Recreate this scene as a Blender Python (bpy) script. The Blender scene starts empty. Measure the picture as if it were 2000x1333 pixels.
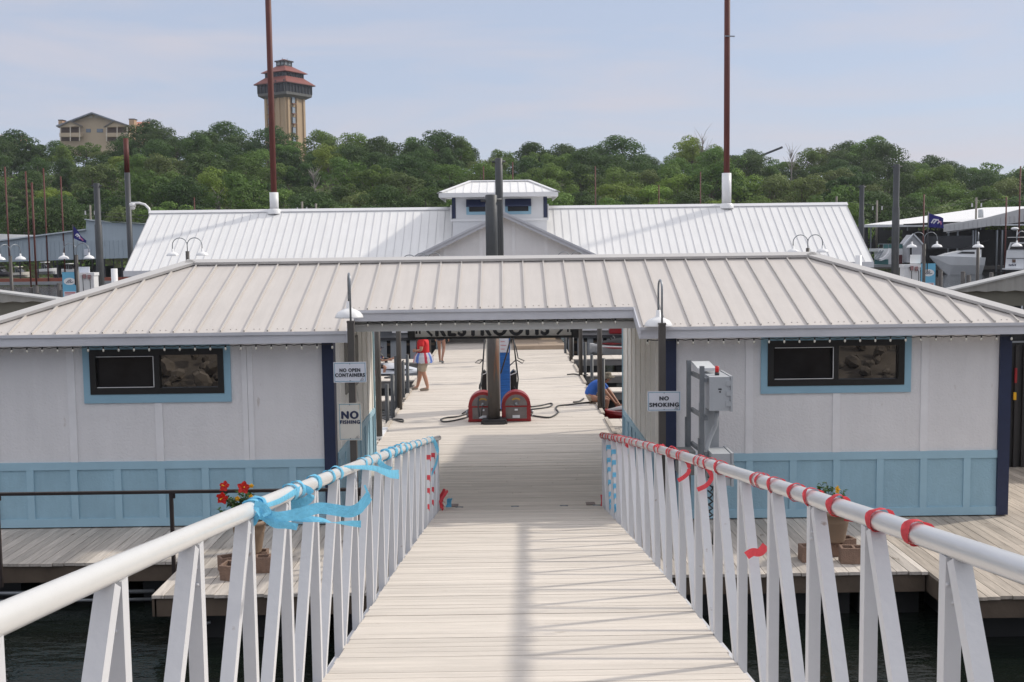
import bpy, bmesh, math, random
from mathutils import Vector, Matrix, Euler
random.seed(7)
R = math.radians
scene = bpy.context.scene
COL = scene.collection
# ------------------------------------------------------------------ camera
FPX = 2200.0; YAW = R(0.3298); PITCH = R(4.8758); ROLL = R(0.70); EYE = Vector((0, 0, 4.0))
cF = Vector((math.sin(YAW)*math.cos(PITCH), math.cos(YAW)*math.cos(PITCH), -math.sin(PITCH)))
cR0 = Vector((math.cos(YAW), -math.sin(YAW), 0)); cU0 = cR0.cross(cF)
cR = cR0*math.cos(ROLL) - cU0*math.sin(ROLL); cU = cU0*math.cos(ROLL) + cR0*math.sin(ROLL)
cam_d = bpy.data.cameras.new('camera'); cam = bpy.data.objects.new('camera', cam_d); COL.objects.link(cam)
cam.matrix_world = Matrix(((cR.x, cU.x, -cF.x, EYE.x), (cR.y, cU.y, -cF.y, EYE.y), (cR.z, cU.z, -cF.z, EYE.z), (0, 0, 0, 1)))
cam_d.sensor_width = 36; cam_d.sensor_fit = 'HORIZONTAL'; cam_d.lens = 36*FPX/2000
cam_d.clip_start = 0.1; cam_d.clip_end = 3000
scene.camera = cam
def ray(px, py): return cF + cR*((px-1000)/FPX) - cU*((py-666.5)/FPX)
def aY(px, py, Y): d = ray(px, py); return EYE + d*(Y/d.y)          # point of the place seen at a photo pixel, at depth Y
def aZ(px, py, Z): d = ray(px, py); return EYE + d*((Z-4.0)/d.z)
# ------------------------------------------------------------------ world, sun, exposure
SUN_EL = R(36.5); SUN_AZ = R(22)            # azimuth measured from +X towards +Y
sun_dir = Vector((math.cos(SUN_EL)*math.cos(SUN_AZ), math.cos(SUN_EL)*math.sin(SUN_AZ), math.sin(SUN_EL)))
w = bpy.data.worlds.new('World'); scene.world = w; w.use_nodes = True
nt = w.node_tree; nt.nodes.clear()
out = nt.nodes.new('ShaderNodeOutputWorld'); bg = nt.nodes.new('ShaderNodeBackground')
sky = nt.nodes.new('ShaderNodeTexSky'); sky.sky_type = 'NISHITA'; sky.sun_disc = False
sky.sun_elevation = SUN_EL; sky.sun_rotation = R(90)-SUN_AZ; sky.air_density = 1.0; sky.dust_density = 0.6; sky.ozone_density = 2.2
tc = nt.nodes.new('ShaderNodeTexCoord'); mp = nt.nodes.new('ShaderNodeMapping'); mp.inputs['Scale'].default_value = (1.3, 1.3, 8.5)
mp.inputs['Rotation'].default_value = (0, R(4), R(20))
nz = nt.nodes.new('ShaderNodeTexNoise'); nz.inputs['Scale'].default_value = 2.6; nz.inputs['Detail'].default_value = 7; nz.inputs['Roughness'].default_value = .55
nz.inputs['Distortion'].default_value = .5
rp = nt.nodes.new('ShaderNodeValToRGB'); rp.color_ramp.elements[0].position = .42; rp.color_ramp.elements[0].color = (.0, .0, .0, 1)
rp.color_ramp.elements[1].position = .76; rp.color_ramp.elements[1].color = (.85, .85, .85, 1)
mx = nt.nodes.new('ShaderNodeMix'); mx.data_type = 'RGBA'; mx.inputs['B'].default_value = (2.55, 2.86, 3.62, 1); mx.inputs['Factor'].default_value = .86
m5 = nt.nodes.new('ShaderNodeMix'); m5.data_type = 'RGBA'; m5.inputs['B'].default_value = (3.5, 3.35, 3.65, 1)
L = nt.links.new
L(tc.outputs['Generated'], mp.inputs['Vector']); L(mp.outputs[0], nz.inputs['Vector']); L(nz.outputs['Fac'], rp.inputs[0])
L(sky.outputs[0], mx.inputs['A']); L(mx.outputs['Result'], m5.inputs['A']); L(rp.outputs[0], m5.inputs['Factor'])
# brighter upper sky, added out of view to lift the shaded parts
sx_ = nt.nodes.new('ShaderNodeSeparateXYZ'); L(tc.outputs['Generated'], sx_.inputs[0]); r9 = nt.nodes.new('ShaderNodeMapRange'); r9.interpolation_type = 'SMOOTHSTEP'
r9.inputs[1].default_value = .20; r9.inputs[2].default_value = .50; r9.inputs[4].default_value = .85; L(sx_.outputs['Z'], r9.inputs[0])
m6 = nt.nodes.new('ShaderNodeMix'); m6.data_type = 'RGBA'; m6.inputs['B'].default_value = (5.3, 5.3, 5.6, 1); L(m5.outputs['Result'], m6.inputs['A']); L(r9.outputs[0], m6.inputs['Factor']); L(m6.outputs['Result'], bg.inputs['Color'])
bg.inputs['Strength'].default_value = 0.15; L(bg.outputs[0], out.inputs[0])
sd = bpy.data.lights.new('sun', 'SUN'); sd.energy = 2.25; sd.angle = R(2.4); sd.color = (1.0, .93, .82)
so = bpy.data.objects.new('sun', sd); COL.objects.link(so); so.rotation_euler = sun_dir.to_track_quat('Z', 'Y').to_euler()
vs = scene.view_settings; vs.view_transform = 'Standard'; vs.look = 'None'; vs.exposure = 0.33; vs.gamma = 1
# ------------------------------------------------------------------ materials
MATS = {}
def mat(name, col, rough=.6, metal=0., var=.12, scale=3., stretch=(1, 1, 1), bump=0., bscale=None, tint=0., knots=False,
        spots=None, spec=.5, objrand=0., transl=0., alpha=1., detail=5, streak=None, coat=0.):
    if name in MATS: return MATS[name]
    m = bpy.data.materials.new(name); m.use_nodes = True; MATS[name] = m
    t = m.node_tree; N = t.nodes; K = t.links.new; b = N['Principled BSDF']; o = N['Material Output']
    b.inputs['Roughness'].default_value = rough; b.inputs['Metallic'].default_value = metal
    b.inputs['Specular IOR Level'].default_value = spec; b.inputs['Coat Weight'].default_value = coat
    co = N.new('ShaderNodeTexCoord'); mpp = N.new('ShaderNodeMapping'); mpp.inputs['Scale'].default_value = stretch
    K(co.outputs['Object'], mpp.inputs['Vector'])
    n1 = N.new('ShaderNodeTexNoise'); n1.inputs['Scale'].default_value = scale; n1.inputs['Detail'].default_value = detail; n1.inputs['Roughness'].default_value = .62
    K(mpp.outputs[0], n1.inputs['Vector'])
    mr = N.new('ShaderNodeMapRange'); mr.inputs[1].default_value = .25; mr.inputs[2].default_value = .75
    mr.inputs[3].default_value = 1-var; mr.inputs[4].default_value = 1+var; K(n1.outputs['Fac'], mr.inputs[0])
    val = mr.outputs[0]
    def mul(a, bb):
        q = N.new('ShaderNodeMath'); q.operation = 'MULTIPLY'; K(a, q.inputs[0])
        if isinstance(bb, float): q.inputs[1].default_value = bb
        else: K(bb, q.inputs[1])
        return q.outputs[0]
    if tint:
        at = N.new('ShaderNodeAttribute'); at.attribute_name = 'tint'
        r2 = N.new('ShaderNodeMapRange'); r2.inputs[3].default_value = 1-tint; r2.inputs[4].default_value = 1+tint; K(at.outputs['Fac'], r2.inputs[0])
        val = mul(val, r2.outputs[0])
    if objrand:
        oi = N.new('ShaderNodeObjectInfo'); r3 = N.new('ShaderNodeMapRange'); r3.inputs[3].default_value = 1-objrand; r3.inputs[4].default_value = 1+objrand
        K(oi.outputs['Random'], r3.inputs[0]); val = mul(val, r3.outputs[0])
    if streak:                                   # weather streaks running along one axis
        m3 = N.new('ShaderNodeMapping'); m3.inputs['Scale'].default_value = streak[0]; K(co.outputs['Object'], m3.inputs['Vector'])
        n3 = N.new('ShaderNodeTexNoise'); n3.inputs['Scale'].default_value = 1.; n3.inputs['Detail'].default_value = 6; n3.inputs['Roughness'].default_value = .7; K(m3.outputs[0], n3.inputs['Vector'])
        r4 = N.new('ShaderNodeMapRange'); r4.inputs[1].default_value = .35; r4.inputs[2].default_value = .65; r4.inputs[3].default_value = 1-streak[1]; r4.inputs[4].default_value = 1+streak[1]*.5
        K(n3.outputs['Fac'], r4.inputs[0]); val = mul(val, r4.outputs[0])
    vm = N.new('ShaderNodeVectorMath'); vm.operation = 'SCALE'; vm.inputs[0].default_value = col[:3]; K(val, vm.inputs['Scale'])
    cout = vm.outputs[0]
    if objrand:                                  # slight hue drift from one individual to the next
        hs = N.new('ShaderNodeHueSaturation'); r5 = N.new('ShaderNodeMapRange'); r5.inputs[3].default_value = .485; r5.inputs[4].default_value = .512
        wn = N.new('ShaderNodeTexWhiteNoise'); wn.noise_dimensions = '1D'; K(oi.outputs['Random'], wn.inputs['W']); K(wn.outputs['Value'], r5.inputs[0])
        K(r5.outputs[0], hs.inputs['Hue']); K(cout, hs.inputs['Color']); cout = hs.outputs[0]
    if spots:                                    # (colour, scale, threshold, strength, stretch)
        m4 = N.new('ShaderNodeMapping'); m4.inputs['Scale'].default_value = spots[4] if len(spots) > 4 else (1, 1, 1); K(co.outputs['Object'], m4.inputs['Vector'])
        n4 = N.new('ShaderNodeTexNoise'); n4.inputs['Scale'].default_value = spots[1]; n4.inputs['Detail'].default_value = 4; K(m4.outputs[0], n4.inputs['Vector'])
        r6 = N.new('ShaderNodeMapRange'); r6.inputs[1].default_value = spots[2]; r6.inputs[2].default_value = spots[2]+.07; r6.inputs[4].default_value = spots[3]; K(n4.outputs['Fac'], r6.inputs[0])
        xm = N.new('ShaderNodeMix'); xm.data_type = 'RGBA'; xm.inputs['B'].default_value = (*spots[0], 1); K(cout, xm.inputs['A']); K(r6.outputs[0], xm.inputs['Factor']); cout = xm.outputs['Result']
    K(cout, b.inputs['Base Color'])
    if bump:
        n2 = N.new('ShaderNodeTexNoise'); n2.inputs['Scale'].default_value = bscale or scale*6; n2.inputs['Detail'].default_value = 4; K(mpp.outputs[0], n2.inputs['Vector'])
        bp = N.new('ShaderNodeBump'); bp.inputs['Strength'].default_value = bump; bp.inputs['Distance'].default_value = .02; K(n2.outputs['Fac'], bp.inputs['Height']); K(bp.outputs[0], b.inputs['Normal'])
    if transl:
        tr = N.new('ShaderNodeBsdfTranslucent'); K(cout, tr.inputs['Color']); ms = N.new('ShaderNodeMixShader'); ms.inputs[0].default_value = transl
        K(b.outputs[0], ms.inputs[1]); K(tr.outputs[0], ms.inputs[2]); K(ms.outputs[0], o.inputs['Surface'])
    if alpha < 1: b.inputs['Alpha'].default_value = alpha
    return m
woodx = mat('pale_boards_across', (.615, .56, .495), .75, var=.13, scale=1.0, stretch=(1.2, 9, 9), bump=.3, bscale=7, tint=.075, spots=((.30, .25, .20), 3.4, .70, .7, (1.0, 3.0, 1)), streak=((1.4, 22, 22), .06))
woody = mat('grey_boards_lengthwise', (.50, .455, .405), .8, var=.18, scale=1.0, stretch=(9, 1.2, 9), bump=.35, bscale=7, tint=.2, spots=((.17, .14, .11), 2.2, .67, .7, (3.2, 1, 1)), streak=((26, 1.4, 26), .2))
woodb = mat('bare_brown_boards', (.40, .30, .21), .8, var=.25, scale=1.2, stretch=(7, 1.2, 7), bump=.3, tint=.2)
wooddk = mat('weathered_dark_timber', (.10, .075, .055), .85, var=.3, scale=2, bump=.3)
paint = mat('white_gloss_paint', (.60, .605, .625), .33, var=.04, scale=3, bump=.10, bscale=22, spots=((.25, .17, .12), 14, .715, .7))
railp = mat('white_pipe_paint', (.62, .615, .60), .25, var=.04, scale=4, bump=.05, bscale=14)
railm = mat('bare_aluminium_pipe', (.66, .66, .66), .30, metal=.45, var=.07, scale=2, stretch=(6, 1, 6))
wallw = mat('white_textured_siding', (.73, .72, .725), .75, var=.035, scale=2, bump=.45, bscale=38, spots=((.40, .34, .29), 8, .70, .5, (1.2, 1.2, .45)), streak=((5, 5, .5), .035))
wallc = mat('cream_siding', (.80, .775, .72), .75, var=.05, scale=2, bump=.35, bscale=38, streak=((6, 6, .8), .06))
trimw = mat('white_trim_board', (.76, .755, .765), .65, var=.06, scale=3, bump=.2)
blue = mat('light_blue_siding', (.30, .47, .565), .7, var=.07, scale=2, spots=((.20, .30, .34), 7, .69, .4, (1.2, 1.2, .5)), bump=.35, bscale=38, streak=((5, 5, .9), .06))
navy = mat('navy_blue_trim', (.016, .025, .065), .5, var=.15, scale=4)
roofg = mat('dusty_grey_metal_roof', (.56, .52, .485), .46, var=.05, scale=1.2, streak=((9, .7, .7), .055), bump=.06, bscale=6, spots=((.80, .78, .75), 5.5, .735, .6))
roofs = mat('shaded_roof_seam', (.50, .47, .44), .45, var=.05)  # grey darkened so the colour carries the shaded side of each seam
roofw = mat('white_metal_roof', (.78, .775, .765), .42, var=.04, scale=.8, streak=((5, .5, .5), .05), bump=.05, bscale=5)
fascm = mat('painted_metal_fascia', (.60, .605, .64), .5, var=.08, scale=1.5, streak=((.7, 6, 6), .10))
darkf = mat('dark_grey_metal', (.045, .045, .05), .45, metal=.3, var=.2, scale=5)
brown_metal = mat('dark_bronze_post', (.075, .068, .062), .5, var=.15, scale=3)
black = mat('black_plastic', (.012, .012, .013), .45, var=.2)
rubber = mat('black_hose_rubber', (.035, .035, .036), .5, var=.2, scale=6)
glassr = mat('reflecting_window_glass', (.012, .012, .013), .0, spec=1.)
glassr.node_tree.nodes['Principled BSDF'].inputs['IOR'].default_value = 1.9
glassd = mat('dark_window_glass', (.018, .018, .02), .12, var=.5, scale=1.5, spec=.4)
galv = mat('galvanised_steel', (.26, .28, .30), .4, metal=.6, var=.15, scale=6)
enc = mat('grey_enclosure_paint', (.42, .44, .46), .5, var=.06, scale=4)
pilem = mat('grey_piling_paint', (.050, .055, .060), .5, var=.2, scale=2.2, bump=.1, spots=((.4, .4, .4), 9, .74, .8))
pilerust = mat('rust_stained_piling', (.075, .066, .06), .6, var=.3, scale=3, stretch=(2, 2, .5), spots=((.20, .085, .04), 2.2, .56, .8, (3, 3, .3)), bump=.2)
rustred = mat('red_oxide_pole', (.10, .020, .013), .6, var=.2, scale=1.5)
redp = mat('red_reel_paint', (.27, .014, .018), .4, var=.15, scale=4)
rustbeam = mat('rust_red_beam', (.25, .07, .04), .7, var=.2, scale=1)
white = mat('white_enamel', (.78, .78, .78), .3, var=.04)
terra = mat('tan_plastic_pot', (.27, .19, .13), .6, var=.08, scale=4, bump=.1)
block = mat('brown_cinder_block', (.235, .155, .115), .95, var=.15, scale=14, bump=.7, bscale=60)
leafm = mat('glossy_green_leaf', (.045, .12, .022), .4, var=.3, scale=15, transl=.25)
petr = mat('red_petal', (.62, .018, .012), .6, var=.15, scale=20, transl=.25)
pety = mat('yellow_petal', (.85, .48, .02), .6, var=.1, scale=20, transl=.25)
strb = mat('blue_crepe_paper', (.20, .60, .84), .8, var=.22, scale=9, stretch=(1, 5, 1), bump=.5, bscale=60, transl=.3)
strr = mat('red_crepe_paper', (.78, .09, .11), .8, var=.14, scale=9, stretch=(1, 5, 1), bump=.5, bscale=60, transl=.3)
floatb = mat('black_dock_float', (.016, .017, .018), .5, var=.3, scale=2)
signw = mat('white_sign_face', (.66, .68, .74), .4, var=.03)
signo = mat('stained_sign_face', (.62, .60, .54), .45, var=.10, scale=2.5, spots=((.50, .36, .22), 5, .6, .5))
inkn = mat('navy_lettering', (.022, .03, .075), .5, var=.05)
inkk = mat('dark_grey_lettering', (.04, .045, .055), .5, var=.05)
inkt = mat('teal_border_ink', (.10, .28, .38), .5, var=.05)
skin = mat('warm_skin', (.42, .22, .145), .55, var=.06, scale=8)
# ------------------------------------------------------------------ mesh builder
ORG = {}
class MB:
    def __init__(s): s.v = []; s.f = []; s.t = []; s.smooth = []
    def add(s, vs_, fs, tint=.5, sm=False):
        n = len(s.v); s.v += [Vector(a) for a in vs_]
        for f in fs: s.f.append([n+i for i in f]); s.t.append(tint); s.smooth.append(sm)
        return s
    def box(s, x0, x1, y0, y1, z0, z1, tint=.5):
        if x0 > x1: x0, x1 = x1, x0
        if y0 > y1: y0, y1 = y1, y0
        if z0 > z1: z0, z1 = z1, z0
        v = [(x, y, z) for z in (z0, z1) for y in (y0, y1) for x in (x0, x1)]
        return s.add(v, [(0, 2, 3, 1), (4, 5, 7, 6), (0, 1, 5, 4), (2, 6, 7, 3), (0, 4, 6, 2), (1, 3, 7, 5)], tint)
    def obox(s, c, hx, hy, hz, rot=None, tint=.5):
        rot = rot or Matrix.Identity(3); c = Vector(c)
        v = [c + rot @ Vector((x*hx, y*hy, z*hz)) for z in (-1, 1) for y in (-1, 1) for x in (-1, 1)]
        return s.add(v, [(0, 2, 3, 1), (4, 5, 7, 6), (0, 1, 5, 4), (2, 6, 7, 3), (0, 4, 6, 2), (1, 3, 7, 5)], tint)
    def bar(s, p, q, wx, wy, side=Vector((1, 0, 0)), tint=.5):          # rectangular bar; wx measured along `side`
        p = Vector(p); q = Vector(q); d = (q-p).normalized(); a = (side - d*side.dot(d)).normalized(); b = d.cross(a)
        v = []
        for e in (p, q):
            for i, j in ((-1, -1), (1, -1), (1, 1), (-1, 1)): v.append(e + a*(i*wx/2) + b*(j*wy/2))
        return s.add(v, [(3, 2, 1, 0), (4, 5, 6, 7), (0, 1, 5, 4), (1, 2, 6, 5), (2, 3, 7, 6), (3, 0, 4, 7)], tint)
    def tube(s, pts, r, n=10, cap=True, tint=.5):
        pts = [Vector(p) for p in pts]; k = len(pts); rs = r if isinstance(r, (list, tuple)) else [r]*k
        vs2 = []; fs = []; prev = None
        for i, p in enumerate(pts):
            d = (pts[min(i+1, k-1)] - pts[max(i-1, 0)]).normalized()
            if prev is None: a = d.orthogonal().normalized()
            else: a = (prev - d*prev.dot(d)); a = a.normalized() if a.length > 1e-6 else d.orthogonal().normalized()
            prev = a; b = d.cross(a)
            for j in range(n):
                an = 2*math.pi*j/n; vs2.append(p + (a*math.cos(an) + b*math.sin(an))*rs[i])
        for i in range(k-1):
            for j in range(n): fs.append((i*n+j, i*n+(j+1) % n, (i+1)*n+(j+1) % n, (i+1)*n+j))
        s.add(vs2, fs, tint, True)
        if cap:
            m = len(s.v)-len(vs2)
            s.f.append([m+j for j in range(n)][::-1]); s.t.append(tint); s.smooth.append(False)
            s.f.append([m+(k-1)*n+j for j in range(n)]); s.t.append(tint); s.smooth.append(False)
        return s
    def lathe(s, c, prof, n=20, axis=Vector((0, 0, 1)), tint=.5):        # prof: (radius, height) list
        c = Vector(c); d = axis.normalized(); a = d.orthogonal().normalized(); b = d.cross(a); v = []; fs = []
        for r_, h in prof:
            for j in range(n):
                an = 2*math.pi*j/n; v.append(c + d*h + (a*math.cos(an)+b*math.sin(an))*max(r_, 1e-4))
        for i in range(len(prof)-1):
            for j in range(n): fs.append((i*n+j, i*n+(j+1) % n, (i+1)*n+(j+1) % n, (i+1)*n+j))
        return s.add(v, fs, tint, True)
    def ball(s, c, rx, ry=None, rz=None, n=10, tint=.5):
        ry = ry or rx; rz = rz or rx; v = []; fs = []; c = Vector(c); m = n//2+1
        for i in range(m+1):
            ph = math.pi*i/m
            for j in range(n):
                th = 2*math.pi*j/n; v.append(c + Vector((rx*math.sin(ph)*math.cos(th), ry*math.sin(ph)*math.sin(th), rz*math.cos(ph))))
        for i in range(m):
            for j in range(n): fs.append((i*n+j, (i+1)*n+j, (i+1)*n+(j+1) % n, i*n+(j+1) % n))
        return s.add(v, fs, tint, True)
    def prism(s, poly, d, tint=.5):                                     # closed solid: polygon pushed by vector d
        n = len(poly); P = [Vector(p) for p in poly]; d = Vector(d)
        nor = Vector((0, 0, 0))
        for i in range(n): nor += P[i].cross(P[(i+1) % n])
        if nor.dot(d) > 0: P = P[::-1]
        fs = [list(range(n)), list(range(2*n-1, n-1, -1))] + [(i, i+n, (i+1) % n + n, (i+1) % n) for i in range(n)]
        return s.add(P + [p+d for p in P], fs, tint)
    def quad(s, a, b, c, d, tint=.5): return s.add([a, b, c, d], [(0, 1, 2, 3)], tint)
    def build(s, name, m, parent=None, fix=True):
        me = bpy.data.meshes.new(name); off = ORG.get(parent.name, Vector((0, 0, 0))) if parent else Vector((0, 0, 0))
        me.from_pydata([tuple(v-off) for v in s.v], [], s.f)
        at = me.attributes.new('tint', 'FLOAT', 'FACE'); at.data.foreach_set('value', s.t)
        me.polygons.foreach_set('use_smooth', s.smooth)
        me.materials.append(m); me.update()
        o = bpy.data.objects.new(name, me); COL.objects.link(o)
        if parent: o.parent = parent; ORG[o.name] = off
        return o
def clean(o):
    b = bmesh.new(); b.from_mesh(o.data); bmesh.ops.recalc_face_normals(b, faces=b.faces); b.to_mesh(o.data); b.free(); return o
def tag(o, label, cat, group=None):
    o['label'] = label; o['category'] = cat
    if group: o['group'] = group
    return o
def thing(name, label, cat, loc=(0, 0, 0), group=None, rz=0):
    o = bpy.data.objects.new(name, None); COL.objects.link(o); o.empty_display_size = .2
    o.location = loc; o.rotation_euler = (0, 0, rz); ORG[o.name] = Vector(loc) if rz == 0 else Vector((0, 0, 0))
    return tag(o, label, cat, group)
def struct(o, kind='structure'): o['kind'] = kind; return o
def copy_tree(o, parent=None):
    c = o.copy(); COL.objects.link(c)
    if parent: c.parent = parent
    for ch in list(o.children): copy_tree(ch, c)
    return c
def again(o, loc, label, rz=0., sc=None):
    c = copy_tree(o); c.location = loc; c.rotation_euler = (0, 0, rz); c['label'] = label
    if sc: c.scale = sc
    return c
def text_mesh(txt, size, offset=0., ext=.002, wide=1.):
    cu = bpy.data.curves.new('txt', 'FONT'); cu.body = txt; cu.size = size; cu.extrude = ext; cu.offset = offset
    cu.space_character = 1.2; cu.align_x = 'CENTER'; cu.align_y = 'CENTER'; o = bpy.data.objects.new('txt', cu); COL.objects.link(o)
    dg = bpy.context.evaluated_depsgraph_get(); me = bpy.data.meshes.new_from_object(o.evaluated_get(dg))
    vs_ = [(v.co.x*wide, v.co.y, v.co.z) for v in me.vertices]; fs = [tuple(p.vertices) for p in me.polygons]
    bpy.data.objects.remove(o); bpy.data.curves.remove(cu); bpy.data.meshes.remove(me); return vs_, fs
def lettering(mb, txt, c, cap, width=None, offset=.08, wide=1., face=Vector((0, -1, 0))):     # upright letters facing the camera side
    size = cap/.69; vs_, fs = text_mesh(txt, size, 0., wide=wide); xs = [v[0] for v in vs_]; mid = (min(xs)+max(xs))/2; ys = [v[1] for v in vs_]; my = (min(ys)+max(ys))/2
    ri = Vector((0, 0, 1)).cross(face)*1.0
    if width: k_ = width/(max(xs)-min(xs)); ri = ri*k_
    c = Vector(c); o_ = offset*cap*.5
    for q, (dx, dz) in enumerate(((-o_, 0), (o_, 0), (0, -o_*.6), (0, o_*.6), (0, 0), (-o_*.5, o_*.3), (o_*.5, -o_*.3))): mb.add([c + ri*(v[0]-mid+dx) + Vector((0, 0, v[1]-my+dz)) + face*(v[2]+.0004*q) for v in vs_], fs)
    return mb
def skinned(name, verts, edges, radii, m, parent, root=0, sub=2, extra=None):
    me = bpy.data.meshes.new(name); me.from_pydata([tuple(v) for v in verts], edges, []); o = bpy.data.objects.new(name, me); COL.objects.link(o)
    md = o.modifiers.new('skin', 'SKIN'); md.use_smooth_shade = True
    for i, r_ in enumerate(radii):
        sv = me.skin_vertices[0].data[i]; sv.radius = (r_, r_) if not isinstance(r_, tuple) else r_; sv.use_root = (i == root)
    if sub: sb = o.modifiers.new('sub', 'SUBSURF'); sb.levels = sub; sb.render_levels = sub
    dg = bpy.context.evaluated_depsgraph_get(); m2 = bpy.data.meshes.new_from_object(o.evaluated_get(dg)); bpy.data.objects.remove(o); bpy.data.meshes.remove(me)
    mb = MB(); mb.add([v.co for v in m2.vertices], [tuple(p.vertices) for p in m2.polygons], .5, True); bpy.data.meshes.remove(m2)
    if extra: extra(mb)
    return mb.build(name, m, parent)
# ================================================================== WATER, HILL, DECKS
def rnd(a, b): return random.uniform(a, b)
wm = bpy.data.materials.new('lake_water'); wm.use_nodes = True
t = wm.node_tree; b = t.nodes['Principled BSDF']; b.inputs['Base Color'].default_value = (.006, .009, .007, 1); b.inputs['Roughness'].default_value = .05; b.inputs['IOR'].default_value = 1.33
c_ = t.nodes.new('ShaderNodeTexCoord'); m_ = t.nodes.new('ShaderNodeMapping'); m_.inputs['Scale'].default_value = (.7, 1.6, 1)
n_ = t.nodes.new('ShaderNodeTexNoise'); n_.inputs['Scale'].default_value = 1.3; n_.inputs['Detail'].default_value = 5; n_.inputs['Roughness'].default_value = .6
bp = t.nodes.new('ShaderNodeBump'); bp.inputs['Strength'].default_value = .38; bp.inputs['Distance'].default_value = .12
t.links.new(c_.outputs['Object'], m_.inputs[0]); t.links.new(m_.outputs[0], n_.inputs['Vector']); t.links.new(n_.outputs['Fac'], bp.inputs['Height']); t.links.new(bp.outputs[0], b.inputs['Normal'])
WZ = -.6
mb = MB(); mb.quad((-600, -50, WZ), (600, -50, WZ), (600, 560, WZ), (-600, 560, WZ)); struct(mb.build('water', wm))
def sky_y(px):                                    # treeline height in the photograph, in pixels, for each column
    T = [(-400, 290), (0, 270), (110, 262), (200, 259), (275, 254), (300, 244), (430, 236), (500, 250), (560, 254), (600, 254), (650, 270), (700, 248), (740, 246), (800, 256), (900, 246), (960, 276), (1000, 280), (1070, 262), (1130, 266), (1210, 270), (1280, 288), (1350, 255), (1400, 268), (1450, 270), (1490, 302), (1560, 284), (1640, 262), (1740, 272), (1800, 292), (1830, 318), (1870, 297), (1920, 316), (2000, 318), (2400, 330)]
    for (a, ya), (c, yc) in zip(T, T[1:]):
        if a <= px <= c: return ya + (yc-ya)*(px-a)/(c-a)
    return T[0][1] if px < 0 else T[-1][1]
YC = 330.0
def px_of(x, y): return 985 + FPX*x/max(y, 1)
def crest(px):                                    # ground height under the treeline at depth YC
    ys = sum(sky_y(px+d) for d in (-70, -35, 0, 35, 70))/5
    return (479 - (px-985)*.0122 - ys)/FPX*YC + 4 - 11.8
def ground_z(x, y):
    c = crest(px_of(x, y)); s = min(max((y-192)/(YC-192), 0), 1)
    z = -1.2 + (c+1.2)*(s**.85)
    if y > YC: z = c + (y-YC)*.012
    return z
hillm = mat('leaf_litter_soil', (.07, .075, .03), .95, var=.4, scale=.15, bump=.3)
NX, NY = 150, 44; vs_ = []; fs = []
for j in range(NY+1):
    y = 186 + (560-186)*j/NY
    for i in range(NX+1):
        x = -330 + 660*i/NX; vs_.append((x, y, ground_z(x, y) + .5*math.sin(x*.21+y*.1)*min(1, (y-186)/30)))
for j in range(NY):
    for i in range(NX): a = j*(NX+1)+i; fs.append((a, a+1, a+NX+2, a+NX+1))
mb = MB(); mb.add(vs_, fs, .5, True); struct(mb.build('hillside', hillm))

def deck_x(mb, x0, x1, y0, y1, z=0, wd=.128, th=.038, zf=None, jx=0.012, seg=None):   # boards lying across (along X)
    y = y0
    while y < y1-.01:
        j = rnd(-.0025, .0025); ye = min(y+wd-.006, y1)
        cuts = [x0+rnd(-jx, jx), x1+rnd(-jx, jx)]
        if seg and random.random() < seg: cuts.insert(1, rnd(x0+.7, x1-.7))
        for a, c in zip(cuts, cuts[1:]):
            tt = random.random()
            if zf is None: mb.box(a+.002, c-.002, y, ye, z-th+j, z+j, tt)
            else:
                za, zb = zf(y)+j, zf(ye)+j
                mb.add([(a, y, za-th), (c, y, za-th), (a, ye, zb-th), (c, ye, zb-th), (a, y, za), (c, y, za), (a, ye, zb), (c, ye, zb)], [(0, 2, 3, 1), (4, 5, 7, 6), (0, 1, 5, 4), (2, 6, 7, 3), (0, 4, 6, 2), (1, 3, 7, 5)], tt)
        y += wd
    return mb
def deck_y(mb, x0, x1, y0, y1, z=0, wd=.145, th=.038, jy=.02, cut=None):
    x = x0
    while x < x1-.01:
        j = rnd(-.002, .002); xe = min(x+wd-.008, x1); cs = [y0+rnd(-jy, jy), y1]
        if cut: cs.insert(1, cut+rnd(-.01, .01))
        for a, c in zip(cs, cs[1:]): mb.box(x, xe, a, c-.004, z-th+j, z+j, random.random())
        x += wd
    return mb
mb = MB(); deck_x(mb, -2.64, 2.28, 16.97, 48.2, seg=.55)
struct(mb.build('boardwalk', woodx))
mb = MB(); deck_x(mb, 1.30, 2.28, 42.9, 47.8, z=.15); mb.box(.28, 2.28, 42.86, 42.9, 0.002, .11)
deck_x(mb, .28, 1.30, 42.9, 47.8, z=.15)
struct(mb.build('raised_boardwalk_step', mat('tan_step_boards', (.36, .28, .21), .8, var=.2, scale=1, stretch=(1.2, 9, 9), tint=.2)))
mb = MB()
deck_y(mb, -16, -4.15, 14.2, 24.4); deck_y(mb, -4.14, -1.16, 12.78, 16.96); deck_y(mb, -4.14, -2.66, 16.96, 24.4)
deck_y(mb, 1.52, 5.08, 13.32, 16.96); deck_y(mb, 2.30, 5.08, 16.96, 24.4)
struct(mb.build('front_dock_deck', woody))
mb = MB(); deck_y(mb, 5.09, 16, 12.32, 24.4, cut=14.45); struct(mb.build('side_dock_deck', mat('mixed_tan_boards', (.43, .375, .315), .8, var=.22, scale=1.0, stretch=(9, 1.2, 9), bump=.3, tint=.2, spots=((.16, .12, .09), 2.2, .67, .7, (3.2, 1, 1)), streak=((26, 1.4, 26), .2))))
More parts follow.
